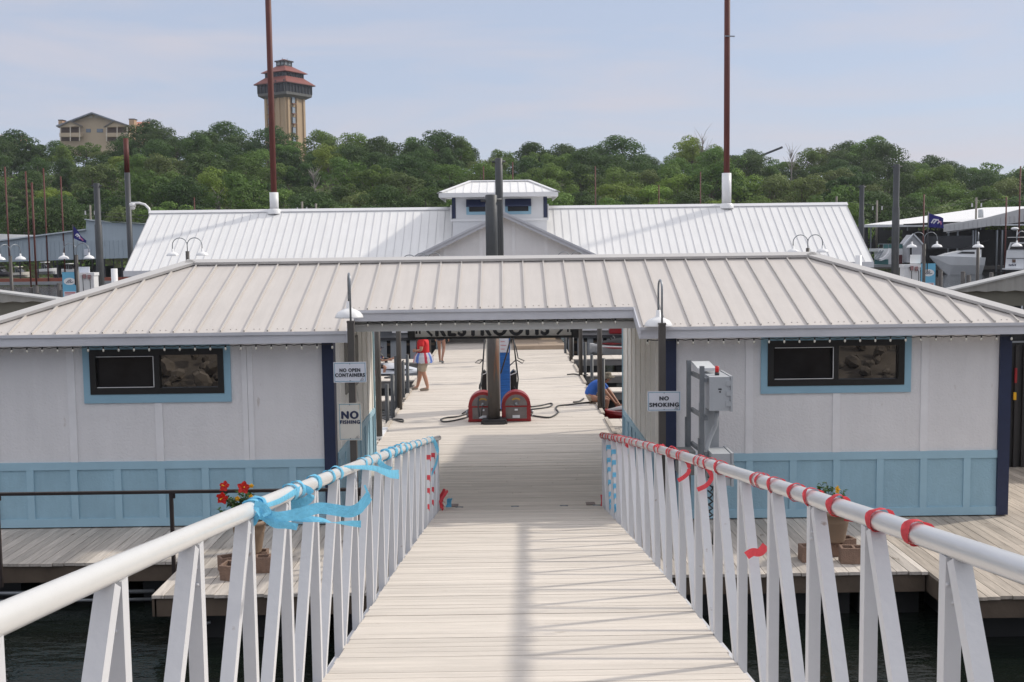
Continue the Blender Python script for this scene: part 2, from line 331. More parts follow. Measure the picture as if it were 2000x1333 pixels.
# dock rim joists and floats: the structure under the boards
mb = MB()
for (a, c, y) in ((-16, -4.15, 14.24), (-4.12, -1.18, 12.82), (1.54, 5.06, 13.36), (5.1, 16, 12.36)):
    mb.box(a, c, y, y+.05, -.26, -.042)
for (x, y0, y1) in ((-4.15, 12.82, 14.2), (5.08, 12.36, 13.4), (-1.22, 12.9, 16.9), (1.54, 13.4, 16.9)): mb.box(x, x+.05, y0, y1, -.26, -.042)
mb.box(-2.66, -2.60, 24.5, 48, -.24, -.042); mb.box(2.24, 2.30, 24.5, 48, -.24, -.042)
struct(mb.build('dock_rim_joists', wooddk))
mb = MB()
for k in range(9): mb.box(-15.6+k*1.35, -14.5+k*1.35, 14.5, 15.9, -.75, -.28)
for k in range(3): mb.box(-3.95+k*.95, -3.2+k*.95, 13.05, 14.0, -.75, -.28)
for k in range(4): mb.box(1.75+k*.86, 2.5+k*.86, 13.6, 14.6, -.75, -.28)
for k in range(8): mb.box(5.3+k*1.3, 6.4+k*1.3, 12.7, 14.0, -.75, -.28)
mb.box(-15.8, -1.3, 15.9, 16.0, -.75, -.06); mb.box(1.6, 15.8, 15.9, 16.0, -.75, -.06)
for k in range(12): mb.box(-2.3, 1.9, 17.4+k*2.6, 19.2+k*2.6, -.75, -.2)
struct(mb.build('dock_floats', floatb))
mb = MB()
mb.tube([(-9, 14.32, -.42), (-4.6, 14.32, -.42)], .028); tag(mb.build('water_pipe', galv), 'long grey pipe slung under the far left deck edge', 'pipe'); mb = MB(); mb.tube([(-9, 14.30, -.52), (-4.6, 14.30, -.52)], .022); tag(mb.build('water_pipe', galv), 'thinner pipe below the long grey pipe under the far left deck', 'pipe'); mb = MB()
mb.tube([(-3.9, 12.9, -.62), (-3.82, 12.86, -.5), (-3.7, 12.86, -.4), (-3.5, 12.9, -.36)], .02)
tag(mb.build('water_pipe', galv), 'bent grey pipe end under the projecting left deck corner', 'pipe')
# finger docks
def finger(name, x0, x1, y0, y1, label, side):
    m = MB(); deck_y(m, x0, x1, y0, y1, z=-.02, wd=.3)
    r = thing(name, label, 'dock', ((x0+x1)/2, y0, -.6), 'finger docks beside the boardwalk')
    m.build('deck_boards', woodx, r)
    m = MB(); m.box(x0, x1, y0+.02, y0+.06, -.26, -.062); m.build('rim_board', mat('grey_fascia_timber', (.20, .19, .18), .8, var=.2, scale=2), r)
    m = MB()
    k = x0+.3
    while k < x1-.8: m.box(k, k+.8, y0+.1, y1-.1, -.72, -.27); k += 1.3
    m.build('float', floatb, r)
ordn = ['nearest', 'second', 'third', 'farthest']
for i, (y0, y1) in enumerate(((24.6, 26.2), (29.3, 30.2), (33.7, 34.9), (38.9, 40.1))):
    finger('finger_dock', -11, -2.66, y0, y1, '%s of the pale board finger docks left of the boardwalk' % ordn[i], -1)
for i, (y0, y1) in enumerate(((24.6, 25.7), (30.5, 31.4), (34.3, 35.1), (39.3, 40.6))):
    finger('finger_dock', 2.30, 11, y0, y1, '%s of the pale board finger docks right of the boardwalk' % ordn[i], 1)

rg = random.Random(9); mb = MB()
for k in range(1700):
    u = rg.random(); x = rg.uniform(-26, 26); y = -3.2-11*u; z = -.8+5.2*u+rg.uniform(-.1, .25); r_ = rg.uniform(.12, .34); n0 = len(mb.v)
    mb.ball((0, 0, 0), 1, n=7); rot = Euler((rg.uniform(0, 6), rg.uniform(0, 6), rg.uniform(0, 6))).to_matrix(); sx, sy, sz = rg.uniform(.7, 1.3), rg.uniform(.6, 1.1), rg.uniform(.5, .9); tt = rg.random()
    for i in range(n0, len(mb.v)): v = mb.v[i]; v = Vector((v.x*sx, v.y*sy, v.z*sz))*r_*rg.uniform(.85, 1.15); mb.v[i] = rot @ v + Vector((x, y, z))
    for i in range(len(mb.t)): pass
    mb.smooth[-28:] = [False]*28; mb.t[-28:] = [tt]*28
mb.quad((-30, -3, -1.0), (30, -3, -1.0), (30, -16, 4.2), (-30, -16, 4.2)); mb.quad((-30, -16, 4.2), (30, -16, 4.2), (30, -40, 4.4), (-30, -40, 4.4))
struct(mb.build('rock_bank', mat('brown_riprap_rock', (.17, .14, .11), .9, var=.35, scale=1.5, tint=.45, bump=.4)))

# ================================================================== GANGWAY
def g_x(Y): return .212 - .0066*(16.95-Y)
def g_zd(Y): t_ = 16.95-Y; return .158*t_ - .00155*t_*t_ + .012
def g_zr(Y): t_ = 16.95-Y; return 1.09 + .1573*t_ - .00088*t_*t_
gw = thing('gangway', 'white aluminium gangway with pale boards sloping down to the boardwalk', 'gangway', (g_x(16.9), 16.9, 0))
mb = MB(); y = .3
while y < 16.82:
    ye = min(y+.1225, 16.90); j = rnd(-.002, .002); x0 = g_x(y)-1.215+rnd(-.008, .006); x1 = g_x(y)+1.215+rnd(-.006, .008); za = g_zd(y)+j; zb = g_zd(ye)+j; th = .04
    if y > 16.7: za = max(za, .02); zb = max(zb, .015)
    mb.add([(x0, y, za-th), (x1, y, za-th), (x0, ye, zb-th), (x1, ye, zb-th), (x0, y, za), (x1, y, za), (x0, ye, zb), (x1, ye, zb)], [(0, 2, 3, 1), (4, 5, 7, 6), (0, 1, 5, 4), (2, 6, 7, 3), (0, 4, 6, 2), (1, 3, 7, 5)], random.random())
    y += .128
mb.build('deck_boards', woodx, gw)
PYR = [3.40+.785*k for k in range(-3, 18)]; PYL = [3.16+.785*k for k in range(-3, 18)]
for s in (-1, 1):
    PY = PYL if s < 0 else PYR
    xo = lambda Y: g_x(Y)+s*1.245
    mb = MB(); pts = [(xo(Y), Y, g_zr(Y)) for Y in [.6+.4*k for k in range(41)] + [16.98]]
    mb.tube(pts, .037, 20); mb.build('handrail', railp if s < 0 else railm, gw)
    mb = MB(); prev = None
    for k in range(22):
        Y = .6+k*.745
        if prev is not None: mb.bar((xo(prev), prev, g_zd(prev)-.13), (xo(Y), Y, g_zd(Y)-.13), .06, .16)
        prev = Y
    mb.build('bottom_chord', paint, gw)
    for i, Y in enumerate(PY):
        mb = MB(); mb.bar((xo(Y), Y, g_zd(Y)-.06), (xo(Y), Y, g_zr(Y)-.03), .053, .052); mb.build('post', paint, gw)
        Y2 = max(Y-.74, .6)
        mb = MB(); mb.bar((xo(Y2), Y2+.03, g_zd(Y2)-.07), (xo(Y), Y-.060, g_zr(Y)-.03), .055, .052)
        # weld bead where brace, post and rail meet
        for q in range(5): mb.ball((xo(Y)+rnd(-.02, .02), Y-.027+rnd(-.006, .006), g_zr(Y)-.055-q*.03), .007, n=6)
        mb.build('brace', paint, gw)
mb = MB()
for q in (-.95, -.1, .65, 1.15):
    mb.tube([(g_x(16.9)+q-.06, 16.935, .012), (g_x(16.9)+q+.06, 16.935, .012)], .018, 8); mb.box(g_x(16.9)+q-.03, g_x(16.9)+q+.03, 16.86, 16.93, .010, .020)
mb.box(-.98, 1.4, 16.93, 16.962, -.02, -.004)
mb.build('hinge', galv, gw)
for q in (-.83, 1.28):
    mb = MB(); mb.box(q-.07, q+.07, 17.02, 17.2, .003, .012); tag(mb.build('hinge_plate', mat('rusty_steel_plate', (.22, .17, .15), .6, metal=.4, var=.2, scale=9)), 'small square steel plate at the foot of the gangway, %s end' % ('left' if q < 0 else 'right'), 'plate', 'hinge plates on the boardwalk')

# ================================================================== FRONT DOCK HOUSE
YW = 16.03; YB = 20.5; YR = 18.25; ZE = 2.84; PT = .351; ZR = ZE+PT*(YR-15.6)
XL, XR = -7.72, 7.62; NXL, NXR = -2.2, 1.875
house = thing('restroom_building', 'white and light blue dock building with grey hip roof and open passage', 'building', (-.05, 18.2, 0))
def siding(mb, p0, p1, z0, z1, th=.04, inw=None):      # vertical wall sheet between two plan points
    p0 = Vector((*p0, 0)); p1 = Vector((*p1, 0)); d = (p1-p0).normalized(); n = inw or Vector((-d.y, d.x, 0))
    a = p0+Vector((0, 0, z0)); b_ = p1+Vector((0, 0, z0)); mb.prism([a, b_, b_+Vector((0, 0, z1-z0)), a+Vector((0, 0, z1-z0))], n*th)
ZW = .965
WIN = [(-5.93, -4.025, 1.942, 2.584, -6.028, -3.93, 1.816), (3.745, 5.705, 1.938, 2.590, 3.652, 5.805, 1.829)]
for (x0, x1, wn_) in ((-7.48, -2.46, WIN[0]), (2.31, 7.236, WIN[1])):
    a, c, z0, z1 = wn_[:4]
    mb = MB()
    mb.box(x0, x1, YW, YW+.08, ZW, z0); mb.box(x0, x1, YW, YW+.08, z1, 2.72); mb.box(x0, a, YW, YW+.08, z0, z1); mb.box(c, x1, YW, YW+.08, z0, z1)
    mb.build('wall', wallw, house)
    mb = MB(); mb.box(x0, x1, YW, YW+.08, .02, ZW-.003); mb.build('wainscot', blue, house)
# window hollow backs: dark rooms
for (x0, x1, wn_) in ((-7.48, -2.46, WIN[0]), (2.31, 7.236, WIN[1])):
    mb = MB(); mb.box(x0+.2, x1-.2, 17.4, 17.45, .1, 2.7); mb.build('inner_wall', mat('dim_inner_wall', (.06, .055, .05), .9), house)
# battens on the white field, rails and stiles on the blue wainscot
mb = MB()
for x in (-6.263, -5.03): mb.box(x, x+.105, YW-.018, YW, ZW, 1.812 if x > -5.9 else 2.62)
mb.box(-3.775, -3.70, YW-.018, YW, ZW, 2.62); mb.box(-3.695, -3.62, YW-.016, YW, ZW, 2.62); mb.box(-7.34, -2.58, YW-.02, YW, 2.62, 2.70); mb.build('batten', trimw, house)
mb = MB()
for x in (3.435, 4.69, 5.955): mb.box(x, x+.105, YW-.018, YW, ZW, 1.825 if 4 < x < 5 else 2.62)
mb.box(2.42, 7.08, YW-.02, YW, 2.62, 2.70); mb.build('batten', trimw, house)
for (x0, x1, ph) in ((-7.345, -2.58, -7.539), (2.42, 7.075, 2.82)):
    mb = MB(); mb.box(x0, x1, YW-.022, YW, ZW-.11, ZW); mb.box(x0, x1, YW-.022, YW, .02, .14)
    x = ph
    while x < x1-.15:
        if x+.1 > x0: mb.box(max(x, x0), x+.1, YW-.02, YW, .14, ZW-.11)
        x += .629
    mb.build('wainscot_trim', mat('light_blue_trim', (.33, .51, .61), .65, var=.05, scale=3), house)
for x in (-7.51, -2.62, 2.27, 7.075):
    m2 = MB(); m2.box(x, x+.165, YW-.045, YW+.16, .02, 2.71); m2.build('corner_board', navy, house)
for wn_ in WIN:
    a, c, z0, z1, ca, cc, cz = wn_
    wob = MB(); y0 = YW-.03; y1 = YW
    wob.box(ca, a, y0, y1, cz, 2.68); wob.box(c, cc, y0, y1, cz, 2.68); wob.box(a, c, y0, y1, cz, z0); wob.box(a, c, y0, y1, z1, 2.68)
    wo = wob.build('window', mat('light_blue_casing', (.27, .45, .56), .6, var=.05, scale=3), house)
    m2 = MB(); f = .085
    m2.box(a, c, y0-.012, YW+.05, z0, z0+f); m2.box(a, c, y0-.012, YW+.05, z1-f, z1); m2.box(a, a+f, y0-.012, YW+.05, z0+f, z1-f); m2.box(c-f, c, y0-.012, YW+.05, z0+f, z1-f)
    xm = (a+c)/2; m2.box(xm-.035, xm+.035, y0-.008, YW+.05, z0+f, z1-f)
    m2.build('frame', mat('bronze_window_frame', (.016, .015, .014), .4, var=.1), wo)
    m2 = MB(); m2.box(a+f, xm-.03, YW+.03, YW+.038, z0+f, z1-f); m2.build('pane', glassd, wo); m2 = MB(); m2.add([(xm+.03, YW+.02, z0+f), (c-f, YW+.023, z0+f), (c-f, YW+.021, z1-f), (xm+.03, YW+.019, z1-f)], [(0, 1, 2, 3)]); m2.build('pane', glassr, wo)
    m2 = MB(); e = .008; A, C_, Z0, Z1 = a+f+.015, xm-.04, z0+f+.012, z1-f-.012
    m2.box(A, C_, y0-.016, y0-.004, Z0, Z0+e); m2.box(A, C_, y0-.016, y0-.004, Z1-e, Z1); m2.box(C_-e, C_, y0-.016, y0-.004, Z0, Z1); m2.build('screen_trim', white, wo)
# passage side walls (cream boards over blue wainscot) with battens
for (X, s, yb) in ((-2.46, -1, 20.75), (2.31, 1, 21.95)):
    mb = MB(); wt = .97 if s < 0 else .70; mb.box(X, X+s*.08, YW+.16, yb, wt+.02, 2.86); mb.build('passage_wall', wallc, house)
    mb = MB(); mb.box(X, X+s*.08, YW+.16, yb, .02, wt+.017); mb.build('passage_wainscot', blue, house)
    mb = MB(); y = YW+.5
    while y < yb: mb.box(X, X-s*.016, y, y+.06, wt+.07, 2.8); y += .66
    mb.build('passage_batten', mat('cream_batten', (.80, .775, .72), .7, var=.06), house)
    mb = MB(); mb.box(X, X-s*.02, YW+.16, yb, wt-.05, wt+.05); mb.box(X, X-s*.02, YW+.16, yb, .03, .13); y = YW+.3
    while y < yb: mb.box(X, X-s*.018, y, y+.08, .13, wt-.05); y += .6
    mb.build('passage_trim', MATS['light_blue_trim'], house)
    mb = MB(); mb.box(X-s*.03, X+s*.12, yb, yb+.04, .02, 2.8); mb.build('corner_board', MATS['light_blue_trim'] , house)
mb = MB(); mb.box(-2.475, -2.44, 17.1, 18.6, 1.75, 2.55); mb.build('notice_board', mat('grey_board', (.22, .21, .19), .7), house)
mb = MB(); mb.box(-7.48, -2.46, YB, YB+.08, .02, 2.72); mb.box(2.31, 7.236, YB, YB+.08, .02, 2.72); mb.box(-7.48, -7.41, YW+.1, YB, .02, 2.72); mb.box(7.16, 7.236, YW+.16, YB, .02, 2.72)
mb.build('rear_wall', wallw, house)
# roof
th = .03
def rz(Y): return ZE + PT*(Y-15.6)
mb = MB()
poly = [(XL, 15.6), (NXL, 15.6), (NXL, 16.3), (NXR, 16.3), (NXR, 15.6), (XR, 15.6), (XR-2.65, YR), (XL+2.65, YR)]
for q in ([poly[0], poly[1], (NXL, YR), poly[7]], [poly[2], poly[3], (NXR, YR), (NXL, YR)], [poly[4], poly[5], poly[6], (NXR, YR)]):
    mb.prism([(x, y, rz(y)) for x, y in q], (0, 0, -th))
YBE = 2*YR-15.6
def rzb(Y): return ZE + PT*(YBE-Y)
mb.prism([(XL, YBE, ZE), (XL+2.65, YR, ZR), (XR-2.65, YR, ZR), (XR, YBE, ZE)], (0, 0, -th))
mb.prism([(XL, 15.6, ZE), (XL+2.65, YR, ZR), (XL, YBE, ZE)], (0, 0, -th))
mb.prism([(XR, 15.6, ZE), (XR-2.65, YR, ZR), (XR, YBE, ZE)], (0, 0, -th))
x = aY(761.5, 598, 16.3).x - .3265*17.5
while x < XR-.3:
    ys = 16.36 if NXL-.05 < x < NXR+.05 else 15.67
    for dx in (-.04, .04): mb.ball((x+dx, ys+.02, rz(ys+.02)+.004), .011, .011, .006, 6)
    x += .3265
roof = mb.build('roof', roofg, house)
mb = MB()
x = aY(761.5, 598, 16.3).x
while x > XL+.5: x -= .3265
while x < XR-.1:
    ys = 16.3 if NXL < x < NXR else 15.6
    ye = YR-.05
    if x < XL+2.65: ye = 15.6+(x-XL)-.1
    if x > XR-2.65: ye = 15.6+(XR-x)-.1
    if ye > ys+.1:
        mb.bar((x, ys+.005, rz(ys)+.014), (x, ye, rz(ye)+.014), .018, .03)
        mb.bar((x, YBE-(ys-15.6), rzb(YBE-(ys-15.6))+.018) if 0 else (x, YBE-.01, ZE+.018), (x, YBE-(ye-15.6), rz(ye)+.014), .018, .03)
    x += .3265
for s in (-1, 1):
    y = 15.8
    while y < YBE-.1:
        r_ = min(y-15.6, YBE-y)-.08; X0 = XL if s < 0 else XR
        if r_ > .1: mb.bar((X0-s*.0, y, ZE+.018), (X0-s*r_, y, ZE+PT*r_+.018), .024, .04, side=Vector((0, 1, 0)))
        y += .3265
mb.build('seam', roofs, roof)
mb = MB()                                    # folded ridge and hip caps
def cap(mb, p, q, n1, n2, wd=.17):
    p = Vector(p); q = Vector(q); up = Vector((0, 0, .05)); d = (q-p).normalized()
    for n_ in (n1, n2):
        n_ = Vector(n_); side = n_.cross(d)
        if side.z > 0: side = -side
        side.normalize(); e = .012
        a, b_ = p+up, q+up; nn = side.cross(d); nn = nn if nn.z > 0 else -nn
        mb.prism([a, b_, b_+side*wd, a+side*wd], nn*e)
        mb.prism([a+side*wd, b_+side*wd, b_+side*wd-nn*.03, a+side*wd-nn*.03], side*.004)
nf = (0, -PT, 1); nbk = (0, PT, 1); nl = (-PT, 0, 1); nr = (PT, 0, 1)
RL = (XL+2.65, YR, ZR); RR = (XR-2.65, YR, ZR)
cap(mb, (RL[0]-.05, YR, ZR), (RR[0]+.05, YR, ZR), nf, nbk, .15)
cap(mb, (XL, 15.6, ZE), RL, nf, nl); cap(mb, (XR, 15.6, ZE), RR, nf, nr); cap(mb, (XL, YBE, ZE), RL, nbk, nl); cap(mb, (XR, YBE, ZE), RR, nbk, nr)
mb.build('ridge_cap', mat('grey_ridge_cap', (.49, .475, .46), .42, var=.05, scale=2), roof)
mb = MB()
def fas(mb, x0, y0, x1, y1, z=ZE, inn=1):     # drip edge above a fascia board
    if abs(x1-x0) > abs(y1-y0):
        mb.box(x0, x1, y0-.012, y0+.03, z-.045, z-.004); mb.box(x0, x1, y0+.014, y0+.045, z-.165, z-.047)
    else:
        s = inn; mb.box(x0-s*.012, x0+s*.03, y0, y1, z-.045, z-.004); mb.box(x0+s*.014, x0+s*.045, y0, y1, z-.165, z-.047)
fas(mb, XL, 15.6, NXL, 15.6); fas(mb, NXR, 15.6, XR, 15.6); fas(mb, NXL, 16.3, NXR, 16.3, rz(16.3))
fas(mb, XL, 15.65, XL, YBE, inn=1); fas(mb, XR, 15.65, XR, YBE, inn=-1)
for (X, s) in ((NXL, -1), (NXR, 1)):          # raking fascia at the sides of the notch
    X_ = X+s*.012
    mb.prism([(X_, 15.59, ZE-.003), (X_, 16.36, rz(16.36)-.003), (X_, 16.36, rz(16.36)-.16), (X_, 15.59, ZE-.165)], (-s*.03, 0, 0))
mb.build('fascia', fascm, roof)
mb = MB(); mb.box(XL+.05, NXL-.03, 15.66, YW, 2.672, 2.69); mb.box(NXR+.03, XR-.05, 15.66, YW, 2.672, 2.69); mb.box(XL+.05, -2.4, YW+.08, YBE, 2.73, 2.75); mb.box(2.35, XR-.05, YW+.08, YBE, 2.73, 2.75)
mb.box(-2.46, 2.31, 16.62, 20.8, 2.90, 2.92); mb.build('soffit', trimw, house)
mb = MB(); mb.box(-2.46, 2.31, 16.50, 16.62, 2.757, 2.862); mb.box(-2.3, 2.2, 16.56, 16.60, 2.862, 3.0)
for x in (-2.3, -.1, 1.9): mb.box(x, x+.06, 16.53, 16.56, 2.864, 2.99)
mb.build('beam', mat('grey_white_beam', (.60, .60, .58), .65, var=.05, scale=2), house)
mb = MB(); mb.prism([(2.4, 20.9, 2.86), (7.6, 20.9, 2.86), (7.6, 24.9, 2.6), (2.4, 24.9, 2.6)], (0, 0, -.05)); mb.build('rear_canopy', roofg, house)
for x in (2.6, 7.4):
    mb = MB(); mb.box(x, x+.1, 24.3, 24.4, 0, 2.58); mb.build('canopy_post', brown_metal, house)
# string lights
def bulbs(pts, label, sag=.015):
    r = thing('string_lights', label, 'string lights', pts[0], 'string lights under the eaves')
    mb = MB(); line = []
    for a, c in zip(pts, pts[1:]):
        a = Vector(a); c = Vector(c); line += [a, (a+c)/2 - Vector((0, 0, sag))]
    line.append(Vector(pts[-1])); mb.tube(line, .006, 6); mb.build('cord', black, r)
    for p in pts:
        p = Vector(p); m2 = MB(); m2.lathe(p, [(.010, 0), (.012, -.008), (.012, -.03), (.008, -.032)], 8); m2.build('socket', black, r)
        m2 = MB(); m2.ball(p+Vector((0, 0, -.052)), .016, .016, .024, 8); m2.build('bulb', mat('clear_bulb_glass', (.62, .60, .52), .15, spec=.8), r)
S = .212
bulbs([(-7.5+S*k, 15.63, 2.662) for k in range(25)], 'row of small clear bulbs under the eave left of the passage')
bulbs([(-2.0+S*k, 16.345, 2.915) for k in range(18)], 'row of small clear bulbs above the passage opening')
bulbs([(1.98+S*k, 15.63, 2.662) for k in range(27)], 'row of small clear bulbs under the eave right of the passage')

# restroom sign hung at the far end of the passage
rs = thing('restrooms_sign', 'grey hanging sign reading RESTROOMS in dark letters between arrows', 'sign', (-.22, 20.4, 2.3))
mb = MB(); x0, x1, z0, z1 = -1.775, 1.33, 2.31, 2.82
mb.box(x0, x1, 20.38, 20.46, z0, z0+.04); mb.box(x0, x1, 20.38, 20.46, z1-.05, z1); mb.box(x0, x0+.13, 20.38, 20.46, z0+.04, z1-.05); mb.box(x1-.13, x1, 20.38, 20.46, z0+.04, z1-.05); mb.build('frame', mat('dark_sign_frame', (.03, .032, .035), .5), rs)
mb = MB(); mb.box(x0+.13, x1-.13, 20.41, 20.44, z0+.04, z1-.05); mb.build('panel', mat('grey_sign_panel', (.85, .85, .83), .6, var=.03), rs)
mb = MB(); lettering(mb, 'RESTROOMS', (-.24, 20.405, 2.50), .26, 2.04, .16)
for (cx, s) in ((-1.41, -1), (1.02, 1)):
    mb.bar((cx-s*.08, 20.405, 2.37), (cx+s*.09, 20.405, 2.55), .004, .04, side=Vector((0, 1, 0))); mb.box(cx+s*.02, cx+s*.12, 20.403, 20.407, 2.60, 2.64); mb.box(cx+s*.08, cx+s*.12, 20.403, 20.407, 2.53, 2.64)
for cx in (-1.585, 1.165):
    mb.box(cx-.045, cx-.015, 20.402, 20.407, 2.41, 2.55); mb.box(cx+.015, cx+.045, 20.402, 20.407, 2.41, 2.55); mb.box(cx-.055, cx+.055, 20.402, 20.407, 2.55, 2.68); mb.ball((cx, 20.405, 2.725), .033, .004, .033, 10)
mb.build('lettering', inkk, rs)
mb = MB(); mb.box(-1.6, -1.57, 20.41, 20.43, 2.82, 2.90); mb.box(1.1, 1.13, 20.41, 20.43, 2.82, 2.90); mb.build('hanger', darkf, rs)
# ================================================================== MAIN MARINA BUILDING (behind)
ms = thing('marina_building', 'long white metal roofed dock building with central gable and rooftop cupola', 'building', (-.2, 52, 0))
BX0, BX1 = -16.17, 15.72; P2 = (5.71-3.1)/4
mb = MB()
mb.prism([(BX0, 48, 3.1), (BX1, 48, 3.1), (BX1, 52, 5.71), (BX0, 52, 5.71)], (0, 0, -.05)); mb.prism([(BX0, 56, 3.1), (BX0, 52, 5.71), (BX1, 52, 5.71), (BX1, 56, 3.1)], (0, 0, -.05))
broof = mb.build('roof', roofw, ms)
mb = MB(); x = BX0+.05
while x < BX1:
    if not (-2.3 < x < 1.95): mb.bar((x, 48, 3.115), (x, 51.93, 5.678), .018, .026)
    elif True: mb.bar((x, 48, 3.12), (x, 49.0, 3.77), .022, .045)
    x += .3536
mb.build('seam', mat('white_roof_seam', (.60, .60, .61), .4, var=.03), broof)
mb = MB(); cap(mb, (BX0-.05, 52, 5.71), (BX1+.05, 52, 5.71), (0, -P2, 1), (0, P2, 1), .22); mb.build('ridge_cap', mat('white_ridge_cap', (.70, .70, .71), .4, var=.03), broof)
mb = MB(); mb.box(BX0, BX1, 47.95, 48.0, 2.86, 3.10)
for X, s in ((BX0, 1), (BX1, -1)): mb.prism([(X, 48, 3.1), (X, 52, 5.71), (X, 56, 3.1), (X, 56, 2.9), (X, 52, 5.5), (X, 48, 2.9)], (s*.04, 0, 0))
mb.build('fascia', mat('white_fascia', (.56, .57, .60), .5, var=.05), broof)
mb = MB(); mb.box(-15.6, 15.2, 49, 49.1, .45, 3.0); mb.box(-15.6, -15.5, 49.1, 55, .45, 3.2); mb.box(15.1, 15.2, 49.1, 55, .45, 3.2); mb.box(-15.6, 15.2, 54.9, 55, .45, 3.0); mb.build('wall', wallw, ms)
mb = MB(); mb.box(-15.65, -2.9, 48.93, 48.998, .55, 1.6); mb.box(2.6, 15.2, 48.93, 48.998, .55, .62); mb.build('wainscot', blue, ms)
mb = MB(); mb.box(-4.0, -2.9, 48.88, 48.925, .62, 1.1); mb.box(-5.5, -4.15, 48.88, 48.925, .62, 1.1); mb.box(-15.6, -2.8, 48.86, 48.925, .44, .60); mb.box(2.6, 15.2, 48.86, 48.925, .44, .60); mb.build('sill_board', trimw, ms)
# cross gable
GX, GZ, GP = 0.0, 5.30, .475
mb = MB(); hw = 4.9; ye_ = 52-(5.71-GZ)/P2
for s in (-1, 1):
    zt = GZ-GP*hw; yt = 48+max(0, (zt-3.1))/P2
    mb.prism([(GX, 45.2, GZ), (GX, ye_, GZ), (GX+s*hw, yt, zt), (GX+s*hw, 45.2, zt)], (0, 0, -.05))
mb.build('gable_roof', roofw, ms)
mb = MB()
for s in (-1, 1): mb.prism([(GX, 45.17, GZ+.01), (GX+s*hw, 45.17, GZ-GP*hw+.01), (GX+s*hw, 45.17, GZ-GP*hw-.2), (GX, 45.17, GZ-.2)], (0, .04, 0)); mb.prism([(GX, 45.12, GZ+.03), (GX+s*hw, 45.12, GZ-GP*hw+.03), (GX+s*hw, 45.12, GZ-GP*hw-.06), (GX, 45.12, GZ-.06)], (0, .045, 0))
mb.build('rake_board', mat('pale_rake_board', (.50, .51, .55), .5, var=.05), ms)
mb = MB(); mb.prism([(-4.6, 45.6, .5), (4.6, 45.6, .5), (4.6, 45.6, GZ-GP*4.6-.06), (0, 45.6, GZ-.06), (-4.6, 45.6, GZ-GP*4.6-.06)], (0, .1, 0)); mb.build('gable_wall', wallw, ms)
mb = MB()
for x in (-3.6, -2.46, -1.0, .32, 1.62, 2.9): mb.box(x, x+.12, 45.57, 45.6, .5, GZ-GP*abs(x+(.12 if x > 0 else 0))-.08)
mb.build('gable_batten', trimw, ms)
mb = MB()
for k in range(1, 13):
    for s in (-1, 1): x = s*k*.36; mb.ball((x, 45.2, GZ-GP*abs(x)-.24), .022, n=6)
mb.build('gable_bulbs', MATS['clear_bulb_glass'], ms)
# cupola
c0, c1, cy0, cy1 = -2.22, 1.85, 49, 53.6
cu = MB(); cu.box(c0, c1, cy0, cy1, 4.2, 6.2); cup = cu.build('cupola', mat('cupola_wall', (.64, .645, .66), .7, var=.03, bump=.2, bscale=30), ms)
mb = MB()
for x in (c0-.02, c1-.14): mb.box(x, x+.16, cy0-.03, cy0+.12, 5.17, 6.14); mb.box(x, x+.16, cy1-.1, cy1+.03, 4.2, 6.14)
mb.build('corner_board', navy, cup)
mb = MB(); mb.box(c0-.07, c1+.07, cy0-.05, cy0+.0, 5.04, 5.14); mb.box(c0-.09, c0-.04, 49, 52.0, 5.1, 5.75); mb.box(c1+.04, c1+.09, 49, 52.0, 5.1, 5.75); mb.build('flashing', MATS['white_ridge_cap'], cup)
mb = MB(); r0, r1, ry0, ry1, rzz = -2.75, 2.30, 48.5, 54.1, 6.24; rx0, rx1, ryy, rt = -1.55, 1.2, 51.3, 6.86
mb.prism([(r0, ry0, rzz), (r1, ry0, rzz), (rx1, ryy, rt), (rx0, ryy, rt)], (0, 0, -.03)); mb.prism([(r1, ry1, rzz), (r0, ry1, rzz), (rx0, ryy, rt), (rx1, ryy, rt)], (0, 0, -.03))
mb.prism([(r0, ry1, rzz), (r0, ry0, rzz), (rx0, ryy, rt)], (0, 0, -.03)); mb.prism([(r1, ry0, rzz), (r1, ry1, rzz), (rx1, ryy, rt)], (0, 0, -.03))
mb.build('cupola_roof', roofw, cup)
mb = MB(); mb.box(r0, r1, ry0-.03, ry0, 6.06, 6.24); mb.box(r0-.03, r0, ry0, ry1, 6.06, 6.24); mb.box(r1, r1+.03, ry0, ry1, 6.06, 6.24); mb.box(r0+.02, r1-.02, ry0, cy0, 6.06, 6.08)
x = r0+.35
while x < r1-.2:
    k = min(1, (x-r0)/(rx0-r0), (r1-x)/(r1-rx1)); mb.bar((x, ry0, rzz+.01), (x, ry0+(ryy-ry0)*k-.05, rzz+(rt-rzz)*k), .02, .035); x += .34
cap(mb, (rx0, ryy, rt), (rx1, ryy, rt), (0, -.22, 1), (0, .22, 1), .14)
for (e, q, s) in (((r0, ry0, rzz), (rx0, ryy, rt), -1), ((r1, ry0, rzz), (rx1, ryy, rt), 1)): cap(mb, e, q, (0, -.22, 1), (s*.5, 0, 1), .13)
mb.build('roof_trim', MATS['white_ridge_cap'], cup)
for (x0, x1) in ((-1.62, -.45), (.05, 1.18)):
    mb = MB(); mb.box(x0, x1, cy0-.03, cy0, 5.32, 5.95); wo = mb.build('window', MATS['light_blue_casing'], cup)
    mb = MB(); mb.box(x0+.12, x1-.12, cy0-.04, cy0-.032, 5.45, 5.9); mb.build('pane', glassd, wo)
    mb = MB(); mb.prism([(x0, cy0-.03, 5.98), (x0, cy0-.3, 5.70), (x0, cy0-.3, 5.65), (x0, cy0-.03, 5.68)], (x1-x0, 0, 0)); mb.build('awning', navy, wo)
